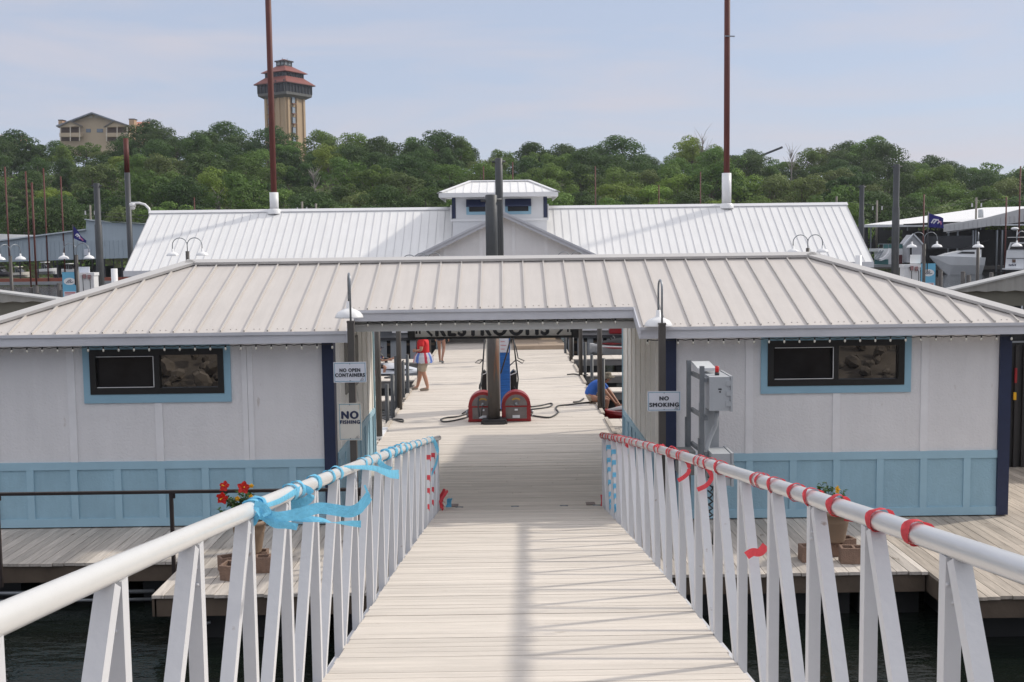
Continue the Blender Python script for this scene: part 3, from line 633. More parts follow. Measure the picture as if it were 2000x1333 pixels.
# dark deck edge and slatted skirt seen under the back building
dk = thing('raised_deck', 'dark edged raised deck in front of the long white roofed building', 'deck', (0, 44.4, 0))
mb = MB(); mb.box(-15.6, -2.75, 44.1, 48.9, .33, .43); mb.box(2.4, 15.2, 44.1, 48.9, .33, .43); mb.build('deck_frame', darkf, dk)
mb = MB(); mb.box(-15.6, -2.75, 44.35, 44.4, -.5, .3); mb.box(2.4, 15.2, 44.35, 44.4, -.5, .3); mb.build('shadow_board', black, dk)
def slats(x0, x1, label):
    o = MB(); x = x0
    while x < x1-.2: o.box(x, x+.235, 44.2, 44.24, -.42+rnd(-.01, .01), .30, random.random()); x += .385
    s_ = thing('slat_fence', label, 'fence', ((x0+x1)/2, 44.2, -.4)); o.build('slats', mat('blue_grey_slats', (.30, .315, .33), .8, var=.2, scale=1, stretch=(8, 8, 1.2), tint=.15, spots=((.15, .14, .13), 4, .68, .6)), s_)
    o = MB(); o.box(x0, x1, 44.25, 44.3, -.32, -.22); o.box(x0, x1, 44.25, 44.3, .1, .2); o.build('rail', MATS['weathered_dark_timber'], s_)
slats(-13, -2.8, 'skirt of wide vertical grey slats behind the finger docks left of the boardwalk')
slats(2.45, 13, 'skirt of wide vertical grey slats behind the finger docks right of the boardwalk')
mb = MB(); b0 = aY(1190, 651, 44.6); mb.box(b0.x, b0.x+.6, 44.5, 44.9, .45, .72); tag(mb.build('cooler', redp), 'red box on the raised deck at the far right of the passage view', 'box')

# ================================================================== PILINGS AND POLES
def piling(name, label, x, y, z0, z1, r, m, lug=True, collar=None, group=None):
    t_ = thing(name, label, 'piling', (x, y, z0), group)
    mb = MB(); mb.tube([(x, y, z0), (x, y, z0+(z1-z0)*.77), (x, y, z0+(z1-z0)*.775), (x, y, z1-.02), (x, y, z1)], [r, r, r*(.84 if z1 > 7.2 else 1), r*(.84 if z1 > 7.2 else 1), r*.8], 20); mb.build('shaft', m, t_)
    if lug:
        mb = MB(); mb.tube([(x-r-.1, y, z1-.12), (x+r+.1, y, z1-.12)], .035, 10); mb.tube([(x-r*1.0, y, z1-.16), (x+r*1.0, y, z1-.16)], .05, 10); mb.build('lug', m, t_)
    return t_
p1 = piling('piling', 'thick dark grey pipe piling bolted to the boardwalk and rising above the roof', -.28, 25.23, .95, 5.12, .134, pilem)
mb = MB(); mb.tube([(-.28, 25.23, 0), (-.28, 25.23, 1.4), (-.28, 25.23, 2.2)], .1365, 20); mb.build('lower_shaft', pilerust, p1)
mb = MB(); mb.prism([(-.28-.3, 25.0, .0), (-.28+.3, 25.0, .0), (-.28+.26, 25.0, .1), (-.28-.26, 25.0, .1)], (0, .5, 0)); mb.box(-.52, -.04, 24.93, 25.0, 0.0, .06); mb.build('base_plate', darkf, p1)
for q in p1.children:
    if q.name.startswith('shaft'): pass
piling('piling', 'taller thinner dark piling just behind the thick one above the roof ridge', -.155, 39, 0, 6.97, .132, pilem)
piling('piling', 'thick dark piling left of the white roof, behind the navy flag', -21.45, 60, -2, 7.5, .19, pilem)
piling('piling', 'tall dark piling on the right between the white roof and the covered boats', 20.8, 60, -2, 8.0, .195, pilem)
piling('piling', 'dark piling close to the right end of the long white roof', 25.3, 80, -2, 7.9, .2, pilem)
def redpole(px, Y, ztop, z0, r, label, boot=None, low=None, grp=None, split=None):
    x = aY(px, 380, Y).x; t_ = thing('steel_pole', label, 'pole', (x, Y, z0), grp)
    if Y > 100: r *= .68
    if split:
        mb = MB(); mb.tube([(x, Y, split), (x, Y, ztop)], r*.92, 16); mb.build('upper_shaft', rustred, t_); mb = MB(); mb.tube([(x, Y, z0), (x, Y, split+.01)], r, 16); mb.build('lower_shaft', pilem, t_)
    else: mb = MB(); mb.tube([(x, Y, z0), (x, Y, ztop)], r, 16); mb.build('shaft', rustred, t_)
    if boot:
        mb = MB(); mb.tube([(x, Y, boot[0]), (x, Y, boot[1])], boot[2], 20); mb.lathe((x, Y, boot[0]), [(boot[2]+.13, -.12), (boot[2]+.1, .05), (boot[2]+.02, .12)], 20); mb.build('boot', MATS['white_enamel'], t_)
    return t_
redpole(535, 51.9, 22, -2, .135, 'tall dark red pole rising out of the white roof, left of centre', boot=(5.66, 6.52, .20))
redpole(1419, 51.9, 22, -2, .135, 'tall dark red pole rising out of the white roof, right of centre', boot=(5.66, 7.15, .215))
mb = MB(); X_ = aY(1419, 72, 51.9); mb.bar((X_.x-.1, 51.75, X_.z), (X_.x+.34, 51.75, X_.z-.02), .05, .05); tag(mb.build('pole_bracket', galv), 'small metal bracket high on the right dark red pole', 'bracket')
redpole(250, 70, 10.8, -2, .17, 'red topped grey pole standing behind the left end of the white roof', split=8.7)
for px, Y, yt, lab in ((12, 140, 326, 'thin rust pole at the far left edge over the blue grey shed'), (52, 142, 335, 'dark thin pole second from the left edge'), (63, 145, 357, 'shorter rust pole third from the left edge'), (87, 150, 329, 'tallest thin rust pole over the blue grey shed'), (120, 150, 345, 'thin rust pole nearest the navy flag'),
                       (379, 190, 386, 'thin rust pole peeking over the left part of the long white roof'), (945, 190, 325, 'thin pole just left of the cupola roof'), (1002, 190, 317, 'thin pole rising behind the cupola roof'), (1163, 190, 325, 'thin brown pole right of the cupola in front of the trees'), (1287, 190, 362, 'short brown pole behind the ridge between the cupola and the right red pole'),
                       (1368, 190, 336, 'thin brown pole just left of the right red pole'), (1805, 150, 380, 'thin dark pole beside the right navy flag'), (1966, 150, 385, 'thin dark pole over the right covered dock'), (1992, 150, 325, 'thin rust pole at the far right edge')):
    p = aY(px, yt, Y); redpole(px, Y, p.z, -2, .14 if px != 63 else .18, lab)
# pale short posts capped white near the corners of the big roof
for px, yt, lab in ((223, 525, 'short white capped post below the left end of the long roof'), (1677, 499, 'short white capped post below the right end of the long roof')):
    p = aY(px, yt, 46.6); mb = MB(); mb.tube([(p.x, 46.6, -1.5), (p.x, 46.6, p.z)], .13, 18); tag(mb.build('mooring_post', MATS['white_enamel']), lab, 'post')
# small mooring piles out on the water
lst = [(60, 563, 'left water piling nearest the photo edge'), (71, 560, 'taller of a close pair of water pilings on the left'), (76, 574, 'stub beside the taller left water piling'), (115, 555, 'water piling just left of the left fuel sign'), (121, 568, 'stub touching the water piling left of the fuel sign'),
       (1820, 528, 'first piling right of the right fuel sign'), (1837, 529, 'second piling right of the right fuel sign'), (1881, 532, 'piling in open water left of the lamp post'), (1892, 539, 'short piling beside the one left of the lamp post'), (1936, 534, 'piling right of the lamp post in open water'), (1831, 545, 'dark stub leaning on the second piling')]
for px, yt, lab in lst:
    p = aY(px, yt, 62); mb = MB(); mb.tube([(p.x, 62, -2), (p.x, 62, p.z)], .115, 12); mb.ball((p.x, 62, p.z), .12, .12, .05, 12)
    tag(mb.build('mooring_pile', mat('old_mooring_pile', (.085, .08, .078), .8, var=.2)), lab, 'piling', 'mooring pilings in the water')
# utility poles behind
for px, yt, xw, lab in ((176, 401, 1, 'utility pole behind the blue grey shed'), (590, 394, 1, 'utility pole just behind the ridge left of the cupola'), (617, 398, 1, 'small utility pole right of its twin behind the ridge'), (1634, 384, 1, 'utility pole behind the right end of the white roof'), (1713, 392, 1, 'utility pole between two dark pilings'), (1907, 386, 1, 'utility pole with a transformer behind the covered dock')):
    p = aY(px, yt, 178); t_ = thing('utility_pole', lab, 'utility pole', (p.x, 178, 0))
    mb = MB(); mb.tube([(p.x, 178, 0), (p.x, 178, p.z)], .16, 8); mb.build('mast', mat('grey_pole_wood', (.22, .2, .17), .8), t_)
    mb = MB(); mb.bar((p.x-.75, 177.8, p.z-1.5), (p.x+.75, 177.8, p.z-1.5), .12, .12); mb.box(p.x-.8, p.x-.65, 177.7, 177.9, p.z-1.5, p.z-.9); mb.box(p.x+.65, p.x+.8, 177.7, 177.9, p.z-1.5, p.z-.9); mb.build('crossarm', mat('pale_insulator', (.5, .5, .5), .5), t_)
    if 'transformer' in lab: mb = MB(); mb.tube([(p.x+.6, 177.6, p.z-3.2), (p.x+.6, 177.6, p.z-1.9)], .4, 12); mb.build('transformer', enc, t_)
mb = MB()
for (a, c, z) in ((-66, -30, 10.2), (-66, -30, 9.6), (-30, 54, 10), (54, 76, 10.2), (76, 110, 10.4)):
    pts = [(a+(c-a)*k/12, 178, z-1.2*math.sin(math.pi*k/12)) for k in range(13)]; mb.tube(pts, .03, 5)
tag(mb.build('power_line', darkf), 'thin power lines sagging between the utility poles behind the docks', 'cable')
# hooked camera mast
ch = thing('camera_mast', 'white hooked mast with a dome camera behind the left end of the roof', 'mast', (-21.6, 62, 0))
a = aY(293, 418, 62); mb = MB(); pts = [(a.x, 62, 0), (a.x, 62, a.z)] + [tuple(aY(x, y, 62)) for x, y in ((291, 408), (283, 400), (272, 397), (256, 397.5))]; mb.tube(pts, .07, 10); mb.build('mast', MATS['white_enamel'], ch)
q = aY(259, 401, 62); mb = MB(); mb.tube([(q.x, 62, q.z+.1), (q.x, 62, q.z-.1)], .17, 12); mb.ball((q.x, 62, q.z-.14), .14, n=10); mb.build('camera_dome', MATS['white_enamel'], ch)

# ================================================================== LAMP POSTS
shade_prof = [(.022, .19), (.03, .185), (.036, .10), (.06, .085), (.10, .07), (.15, .045), (.185, .0), (.19, -.02), (.198, -.035), (.19, -.035), (.14, .03), (.06, .07)]
def dbl_lamp(x, y, zt, label, rz_=0., z0=0., flag=False, reach=.225, sc=1., pole=.045):
    # zt: height of the arch tops
    t_ = thing('double_lamp_post', label, 'lamp post', (0, 0, 0), 'double gooseneck lamp posts along the docks')
    mb = MB(); mb.tube([(0, 0, z0), (0, 0, zt-.42)], pole, 10); mb.build('post', brown_metal, t_)
    for s in (-1, 1):
        pts = [(0, 0, zt-.5), (0, 0, zt-.3)] + [(s*(reach-reach*math.cos(math.pi*k/10)), 0, zt-.23+.23*math.sin(math.pi*k/10)) for k in range(11)] + [(s*2*reach, 0, zt-.36)]
        mb = MB(); mb.tube(pts, .014, 8); ar = mb.build('arm', galv, t_)
        mb = MB(); mb.lathe((s*2*reach, 0, zt-.53), shade_prof, 18); mb.build('shade', MATS['white_enamel'], t_)
    t_.location = (x, y, 0); t_.rotation_euler = (0, 0, rz_); t_.scale = (sc, 1, 1) if sc != 1 else (1, 1, 1)
    return t_
for x, y, zt, l in ((-2.66, 23.31, 3.55, 'lamp post on the boardwalk edge nearest the left side of the passage'), (-2.62, 27.5, 3.68, 'second lamp post on the left edge of the boardwalk'), (-2.62, 33.8, 3.74, 'third lamp post on the left edge of the boardwalk beside the man in red'), (-2.62, 38.5, 3.76, 'farthest lamp post on the left edge of the boardwalk'),
                    (2.27, 27.07, 3.6, 'lamp post on the right edge of the boardwalk in front of the man in blue'), (2.27, 34.0, 3.62, 'second lamp post on the right edge of the boardwalk'), (2.25, 38.6, 3.74, 'farthest lamp post on the right edge of the boardwalk')):
    dbl_lamp(x, y, zt, l, pole=.062)
for px, yt, Y, l, rz_ in ((365, 465, 36, 'double white lamp over the roof ridge on the left', 0), (1578, 459, 36, 'double white lamp over the roof ridge on the right', 0), (148, 476, 42, 'double lamp carrying the left navy flag', 0), (19, 478, 42, 'double lamp turned side on at the far left edge', 1.15),
                      (1806, 454, 42, 'double lamp beside the right navy flag', 0), (1911, 454, 42, 'double lamp turned nearly end on over the right water', 1.2), (2005, 452, 42, 'double lamp cut by the right edge of the photo', .4)):
    p = aY(px, yt, Y); dbl_lamp(p.x, Y, p.z, l, rz_, reach=.235, pole=.06)
# pilings beside the boardwalk
for x, y, z, l in ((-2.72, 25.5, .88, 'short dark post at the left boardwalk edge, nearest of its pair'), (-2.66, 26.2, 1.02, 'short dark post just behind the nearest left one'), (-2.7, 29.4, .98, 'short leaning dark post near the white watercraft'), (-2.66, 30.3, 1.08, 'short dark post right of the leaning one'), (-2.72, 27.75, 1.3, 'thick dark post doubled with the second left lamp post'),
                   (2.37, 27.3, 1.22, 'thick dark post doubled with the first right lamp post'), (2.42, 34.2, 1.02, 'dark post doubled with the second right lamp post'), (2.45, 31.9, .85, 'grey blue post behind the man in blue'), (2.4, 40.2, 1.0, 'dark post doubled with the farthest right lamp post'), (2.2, 41.3, 1.05, 'dark post at the end of the right boardwalk edge')):
    mb = MB(); mb.tube([(x, y, -1.4), (x, y, z)], .046, 12); tag(mb.build('dock_post', pilem), l, 'post', 'short posts along the boardwalk edges')
# two near single lamp posts carrying signs
def near_lamp(px, yt, Y, label, neck_top, side, dz):
    p = aY(px, yt, Y); t_ = thing('lamp_post', label, 'lamp post', (p.x, Y, 0))
    mb = MB(); mb.box(p.x-.045, p.x+.045, Y-.045, Y+.045, 0, p.z); mb.box(p.x-.05, p.x+.05, Y-.05, Y+.05, p.z-.02, p.z+.006); mb.build('post', brown_metal, t_)
    r_ = .125; zc = neck_top-r_; pts = [(p.x, Y, p.z-.05), (p.x, Y, zc)] + [(p.x+side*(1-math.cos(math.pi*k/12))*.5, Y+r_-r_*math.cos(math.pi*k/12), zc+r_*math.sin(math.pi*k/12)) for k in range(1, 13)]
    e = pts[-1]; zs = p.z+dz; pts.append((e[0], e[1], zs+.17)); mb = MB(); mb.tube(pts, .014, 10); mb.build('arm', galv, t_)
    mb = MB(); mb.lathe((e[0], e[1], zs), shade_prof, 28); sh = mb.build('shade', MATS['white_enamel'], t_)
    mb = MB(); mb.ball((e[0], e[1], zs+.01), .035, n=10); mb.build('bulb', MATS['clear_bulb_glass'], sh)
    return t_
nl1 = near_lamp(685, 628, 15.2, 'bronze lamp post with white shade carrying the containers and fishing signs', aY(676, 535, 15.2).z, -.055, .07)
nl2 = near_lamp(1293, 632, 15.2, 'bronze lamp post with white shade carrying the smoking sign', aY(1290, 548, 15.2).z, -.015, -.02)
def notice(label, px0, py0, px1, py1, lines, face, ink):
    Y = 15.14; a = aY(px0, py0, Y); c = aY(px1, py1, Y); x0, x1, z1, z0 = a.x, c.x, a.z, c.z; t_ = thing('notice_sign', label, 'sign', ((x0+x1)/2, Y, z0))
    mb = MB(); mb.box(x0, x1, Y-.004, Y+.004, z0, z1); mb.build('plate', face, t_)
    mb = MB(); i = .012; b_ = .007; yy = Y-.0055
    mb.box(x0+i, x1-i, yy, Y-.004, z0+i, z0+i+b_); mb.box(x0+i, x1-i, yy, Y-.004, z1-i-b_, z1-i); mb.box(x0+i, x0+i+b_, yy, Y-.004, z0+i, z1-i); mb.box(x1-i-b_, x1-i, yy, Y-.004, z0+i, z1-i); mb.build('border', inkt, t_)
    mb = MB()
    for tx, dz, cp, wd in lines: lettering(mb, tx, ((x0+x1)/2, yy, z1-dz), cp, wd, .20)
    for k, (dx, h_) in enumerate(((.075, .032), (.058, .045), (.043, .028))): mb.prism([(x1-dx-.012, yy-.001, z0+.022), (x1-dx-.006, yy-.001, z0+.022), (x1-dx+.012, yy-.001, z0+.022+h_), (x1-dx+.008, yy-.001, z0+.022+h_)], (0, .002, 0))
    mb.build('lettering', ink, t_)
    mb = MB(); xm = (x0+x1)/2; mb.ball((xm, Y-.006, z1-.025), .006, n=8); mb.ball((xm, Y-.006, z0+.025), .006, n=8); mb.build('bolt', darkf, t_)
notice('white sign reading NO OPEN CONTAINERS on the left lamp post', 651, 708, 716, 747, [('NO OPEN', .110, .046, .275), ('CONTAINERS', .176, .046, .395)], signw, inkk)
notice('stained cream sign reading NO FISHING on the left lamp post', 660.5, 788, 707, 860, [('NO', .162, .098, .218), ('FISHING', .258, .046, .262)], signo, inkn)
notice('white sign reading NO SMOKING on the right lamp post', 1264.5, 765, 1329.5, 803, [('NO', .097, .052, .12), ('SMOKING', .184, .052, .394)], signw, inkk)

# ================================================================== FLAGS, FUEL PUMPS
def flag(px0, py0, corners, label, Y):
    P_ = [aY(x, y, Y) for x, y in corners]; t_ = thing('flag', label, 'flag', tuple(P_[0]))
    mb = MB(); n = 10; g = []
    for i in range(n+1):
        u = i/n
        for j in range(7):
            v = j/6; top = P_[0].lerp(P_[1], u); bot = P_[3].lerp(P_[2], u); q = top.lerp(bot, v); q.y += .10*math.sin(u*7+v*1.5)*u; g.append(q)
    for i in range(n):
        for j in range(6): mb.add([g[i*7+j], g[i*7+j+1], g[(i+1)*7+j+1], g[(i+1)*7+j]], [(0, 1, 2, 3)], .5, True)
    mb.build('cloth', mat('navy_flag_cloth', (.03, .03, .16), .8, var=.2, transl=.3), t_)
    def at(u, v):
        top = P_[0].lerp(P_[1], u); bot = P_[3].lerp(P_[2], u); q = top.lerp(bot, v); q.y += .10*math.sin(u*7+v*1.5)*u - .012; return q
    for col, nm, strokes in (('w', 'white_flag_mark', (((.18, .68), (.34, .34)), ((.30, .70), (.52, .30)), ((.34, .36), (.60, .34)), ((.52, .66), (.66, .42)))), ('p', 'pink_flag_mark', (((.58, .40), (.82, .62)), ((.72, .40), (.80, .70))))):
        mb = MB()
        for (a, c) in strokes:
            pts = [at(a[0]+(c[0]-a[0])*k/6, a[1]+(c[1]-a[1])*k/6) for k in range(7)]
            for p, q in zip(pts, pts[1:]): mb.bar(p, q, .02, .045, side=Vector((0, 1, 0)))
        mb.build('emblem', mat(nm, (.75, .75, .8) if col == 'w' else (.65, .25, .45), .7), t_)
    s = P_[0]; mb = MB(); mb.tube([(s.x-.02, Y, s.z-2.2), (s.x-.02, Y, s.z+.05)], .022, 8); mb.build('flagpole', darkf, t_)
flag(143, 440, [(143, 441), (167, 470), (166, 475), (144, 466)], 'navy flag with a white emblem on the left lamp post', 42)
flag(1814, 416, [(1814, 416.5), (1844, 427), (1845, 446), (1813, 444)], 'navy flag with white and pink emblem on the right pole', 42)
def fuel(x, Y, z0, ztop, sx, label, mirror, dark=True):
    t_ = thing('fuel_pump', label, 'fuel pump', (x, Y, z0)); s = mirror
    W_ = .62; mb = MB(); mb.box(x-W_/2, x+W_/2, Y, Y+.5, z0+.15, ztop-.1); mb.box(x-W_/2-.03, x+W_/2+.03, Y-.02, Y+.52, ztop-.12, ztop); mb.build('cabinet', MATS['white_enamel'], t_)
    for dx in (-.12, .16):
        mb = MB(); pts = [(x+dx, Y-.03, ztop-.1), (x+dx+.05, Y-.12, ztop-.3), (x+dx+.06, Y-.12, ztop-.9), (x+dx, Y-.05, ztop-1.2)]; mb.tube(pts, .016, 8); mb.build('hose', rubber, t_)
    mb = MB(); mb.box(x-.09, x+.02, Y-.08, Y, ztop-.22, ztop-.06); mb.box(x+.1, x+.2, Y-.08, Y, ztop-.25, ztop-.08); mb.build('nozzle', mat('pink_grey_nozzle', (.35, .2, .2), .5), t_)
    xs = x+s*(W_/2+.31); sg = thing('fuel_sign', label.replace('white fuel pump', 'blue and white notice board') , 'sign', (xs, Y, z0))
    mb = MB(); mb.box(xs-.28, xs+.28, Y-.03, Y, z0, ztop+.03); mb.build('board', mat('sky_blue_board', (.16, .46, .66), .5, var=.05), sg)
    mb = MB(); mb.box(xs-.24, xs+.24, Y-.037, Y-.031, z0+.08, ztop-.72); mb.build('notice_panel', MATS['white_sign_face'], sg)
    mb = MB()
    for k in range(11): mb.box(xs-.19, xs+rnd(.05, .19), Y-.040, Y-.038, ztop-.86-k*.075, ztop-.84-k*.075)
    mb.box(xs-.2, xs+.2, Y-.040, Y-.038, ztop-.80, ztop-.755); mb.build('notice_text', mat('red_print', (.55, .12, .12), .6), sg)
    mb = MB(); mb.add([(xs+.23*math.cos(2*math.pi*k/24), Y-.035, ztop-.33+.14*math.sin(2*math.pi*k/24)) for k in range(24)], [list(range(24))]); mb.build('oval_badge', MATS['white_enamel'], sg)
    mb = MB()
    for a, c in (((-.13, -.07), (-.03, .06)), ((-.07, -.07), (.04, .09)), ((.0, -.05), (.07, .05)), ((.03, -.05), (.15, -.02))): mb.bar((xs+a[0], Y-.039, ztop-.33+a[1]), (xs+c[0], Y-.039, ztop-.33+c[1]), .004, .022, side=Vector((0, 1, 0)))
    mb.build('badge_mark', inkn, sg)
    return t_
p = aY(167, 533, 44); fuel(p.x, 44, .9, p.z, .6, 'white fuel pump on the left fuel dock', -1)
p = aY(1782, 517, 44); fuel(p.x, 44, .9, p.z, .6, 'white fuel pump on the right fuel dock', 1)
q = aY(156, 522, 44); mb = MB(); mb.box(q.x-.2, q.x+.25, 44.3, 44.35, q.z-.45, q.z); tag(mb.build('small_notice', MATS['white_sign_face']), 'small square notice standing above the left fuel pump', 'sign')
q = aY(1794, 498, 44); mb = MB(); mb.box(q.x-.2, q.x+.2, 44.3, 44.35, q.z-.35, q.z); tag(mb.build('small_notice', MATS['grey_sign_panel']), 'small square notice standing above the right fuel pump', 'sign')
for s, a, c in ((-1, -24, -15.8), (1, 15.8, 25)):
    mb = MB(); deck_y(mb, a, c, 42, 60, z=.1, wd=.3); o = mb.build('fuel_dock', woodx); tag(o, 'pale board fuel dock %s of the long building' % ('left' if s < 0 else 'right'), 'dock')

# ================================================================== SLIP ROOFS AT BOTH SIDES, DARK SCREEN
def slip_gable(s, X0, Y0, z0, slope, label):
    # short cover: mostly its corrugated gable end shows
    t_ = thing('slip_roof', label, 'roof', (X0+s*3.5, Y0+.6, 0)); hw = 3.5; dep = .42; cg = mat('grey_corrugated_sheet', (.30, .295, .275), .55, var=.08, scale=1, streak=((14, .4, .4), .1))
    P0 = (X0, Y0, z0); P1 = (X0+s*hw, Y0, z0+slope*hw); P2_ = (X0+s*2*hw, Y0, z0); mb = MB()
    for a, c in ((P0, P1), (P1, P2_)): mb.prism([(a[0], Y0-.05, a[2]), (c[0], Y0-.05, c[2]), (c[0], Y0+dep, c[2]), (a[0], Y0+dep, a[2])], (0, 0, .035))
    mb.build('roof_sheet', mat('dull_grey_sheet', (.42, .42, .41), .5), t_)
    mb = MB(); n = 70
    for k in range(n):
        u0, u1 = k/n, (k+1)/n; xa, xb = X0+s*2*hw*u0, X0+s*2*hw*u1; za = z0+slope*hw*(1-abs(2*u0-1)); zb_ = z0+slope*hw*(1-abs(2*u1-1)); ya = Y0+.012*math.sin(k*math.pi/2); yb = Y0+.012*math.sin((k+1)*math.pi/2); bo = -.02+.012*math.sin(k*math.pi/2)
        mb.add([(xa, ya, z0+bo), (xb, yb, z0-.02+.012*math.sin((k+1)*math.pi/2)), (xb, yb, zb_), (xa, ya, za)], [(0, 1, 2, 3)])
    mb.build('gable_sheet', cg, t_)
    mb = MB(); mb.box(X0+s*.12, X0+s*2*hw, Y0+.10, Y0+.18, z0-.33, z0-.02); mb.build('header_beam', mat('olive_grey_beam', (.14, .135, .11), .8, var=.1), t_)
    for k in range(3): x = X0+s*(1.45+2.4*k); mb = MB(); mb.box(x-.07, x+.07, Y0+.2, Y0+.34, -.7, z0+.1); mb.build('post', darkf, t_)
slip_gable(1, 9.15, 23, 2.955, .22, 'low gabled slip cover of grey corrugated sheet at the right edge')
slip_gable(-1, -9.12, 23, 2.985, .14, 'low gabled slip cover of grey corrugated sheet at the left edge')
sc_ = thing('black_screen', 'black slatted screen wall in the dark gap right of the navy corner', 'screen', (9, 19.5, 0))
mb = MB(); mb.box(7.3, 13, 19.5, 19.56, 0, 2.7); mb.build('panel', black, sc_)
mb = MB()
for k in range(40): mb.box(7.34+k*.14, 7.40+k*.14, 19.46, 19.5, 0, 2.15)
mb.build('slats', mat('near_black_slats', (.02, .018, .018), .6), sc_)
mb = MB()
for k in range(6): mb.box(7.3+k*.35, 7.33+k*.35, 19.44, 19.46, 2.2, 2.65)
mb.box(7.3, 13, 19.44, 19.46, 2.2, 2.23); mb.box(7.3, 13, 19.44, 19.46, 2.42, 2.45); mb.build('lattice', galv, sc_)
q = aY(1985, 735, 19.4); mb = MB(); mb.box(q.x-.02, q.x+.015, 19.40, 19.43, q.z-.12, q.z+.14); tag(mb.build('fire_extinguisher', redp), 'small red canister hanging on the black screen at the right edge', 'extinguisher')
q = aY(1983, 775, 19.4); mb = MB(); mb.box(q.x-.025, q.x+.02, 19.40, 19.43, q.z-.06, q.z+.07); tag(mb.build('yellow_tag', pety), 'small yellow tag hanging on the black screen at the right edge', 'tag')
# dark railing on the front left deck
rl = thing('deck_railing', 'thin black metal railing along the front edge of the left deck', 'railing', (-4.3, 14.03, 0))
zt_ = .965; mb = MB(); mb.box(-8.5, -1.85, 14.0, 14.06, zt_-.035, zt_); mb.build('top_rail', mat('brown_black_steel', (.03, .022, .02), .5, var=.3, scale=5), rl)
for x in (-6.44, -4.245, -1.9): mb = MB(); mb.box(x-.022, x+.022, 14.01, 14.05, -.25, zt_-.036); mb.box(x+.022, x+.05, 14.02, 14.04, zt_-.1, zt_-.036); mb.build('post', MATS['brown_black_steel'], rl)
# ================================================================== COVERED DOCKS ACROSS THE WATER
sid = mat('blue_grey_metal_siding', (.40, .47, .52), .5, var=.04, scale=.3, streak=((3, 3, .05), .06))
sidw = mat('pale_metal_siding', (.52, .52, .52), .5, var=.04, scale=.3)
cd = thing('covered_dock', 'blue grey metal sided covered boat dock across the water on the left', 'covered dock', (-50, 150, 0))
Y = 150
def W(px, py, Y_=150): q = aY(px, py, Y_); return (q.x, q.y, q.z)
mb = MB(); mb.prism([W(-90, 482), W(168, 449.5), W(168, 430), W(215, 435), W(330, 441), W(330, 502), W(-90, 515)], (0, 1.0, 0)); mb.build('siding', sid, cd)
mb = MB(); a = W(-90, 482)[0]
while a < W(330, 440)[0]: mb.box(a, a+.10, 149.9, 150, W(120, 508)[2]+.15, W(120, 508)[2]+2.5); a += .6
mb.build('siding_rib', sid, cd)
mb = MB(); mb.prism([W(-90, 480.5), W(168, 447.5), W(168, 450), W(-90, 483)], (0, -.4, 0)); mb.prism([W(167, 428), W(215, 433), W(330, 439), W(330, 441), W(167, 430)], (0, -.4, 0)); mb.build('roof_edge', mat('pale_blue_metal_edge', (.55, .60, .64), .4), cd)
mb = MB(); z_ = W(100, 507)[2]; mb.prism([(-75, 168, z_+1), (-16, 168, z_+3), (-16, 190, z_+2), (-75, 190, z_)], (0, 0, .2)); mb.build('roof_sheet', roofw, cd)
xl, xr = W(-90, 500)[0], W(330, 500)[0]
mb = MB(); mb.box(xl, xr, 150, 151, -.1, .35); mb.build('dock_beam', rustbeam, cd); mb = MB(); mb.box(xl, xr, 149.6, 150, -.5, -.08); mb.build('dock_edge', mat('pale_dock_edge', (.3, .31, .32), .7), cd)
x = xl+1
while x < xr: mb = MB(); mb.box(x-.08, x+.08, 150.1, 150.26, -.4, z_+.2); mb.build('post', darkf, cd); mb = MB(); mb.box(x+.5, x+.62, 170, 170.2, -.4, z_+.2); mb.build('post', darkf, cd); x += rnd(1.9, 4.2)
mb = MB(); mb.box(xl, xr, 188, 188.3, -.6, .9)
x = xl
while x < xr: mb.box(x, x+rnd(.8, 3.2), 183, 187, -.6, rnd(.3, 1.7)); x += rnd(3, 6)
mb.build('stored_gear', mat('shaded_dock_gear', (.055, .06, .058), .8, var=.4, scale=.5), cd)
q = W(165, 487); mb = MB(); mb.box(q[0], q[0]+.8, 149.8, 149.88, q[2]-.8, q[2]); mb.build('wall_notice', MATS['white_sign_face'], cd)
mb = MB(); mb.prism([W(-90, 460, 172), W(0, 457.5, 172), W(80, 460, 172), W(70, 466, 172), W(-90, 474, 172)], (0, 1, 0)); o = mb.build('shed_roof', roofw); tag(o, 'bright white roof showing behind the blue grey shed at the far left', 'roof')
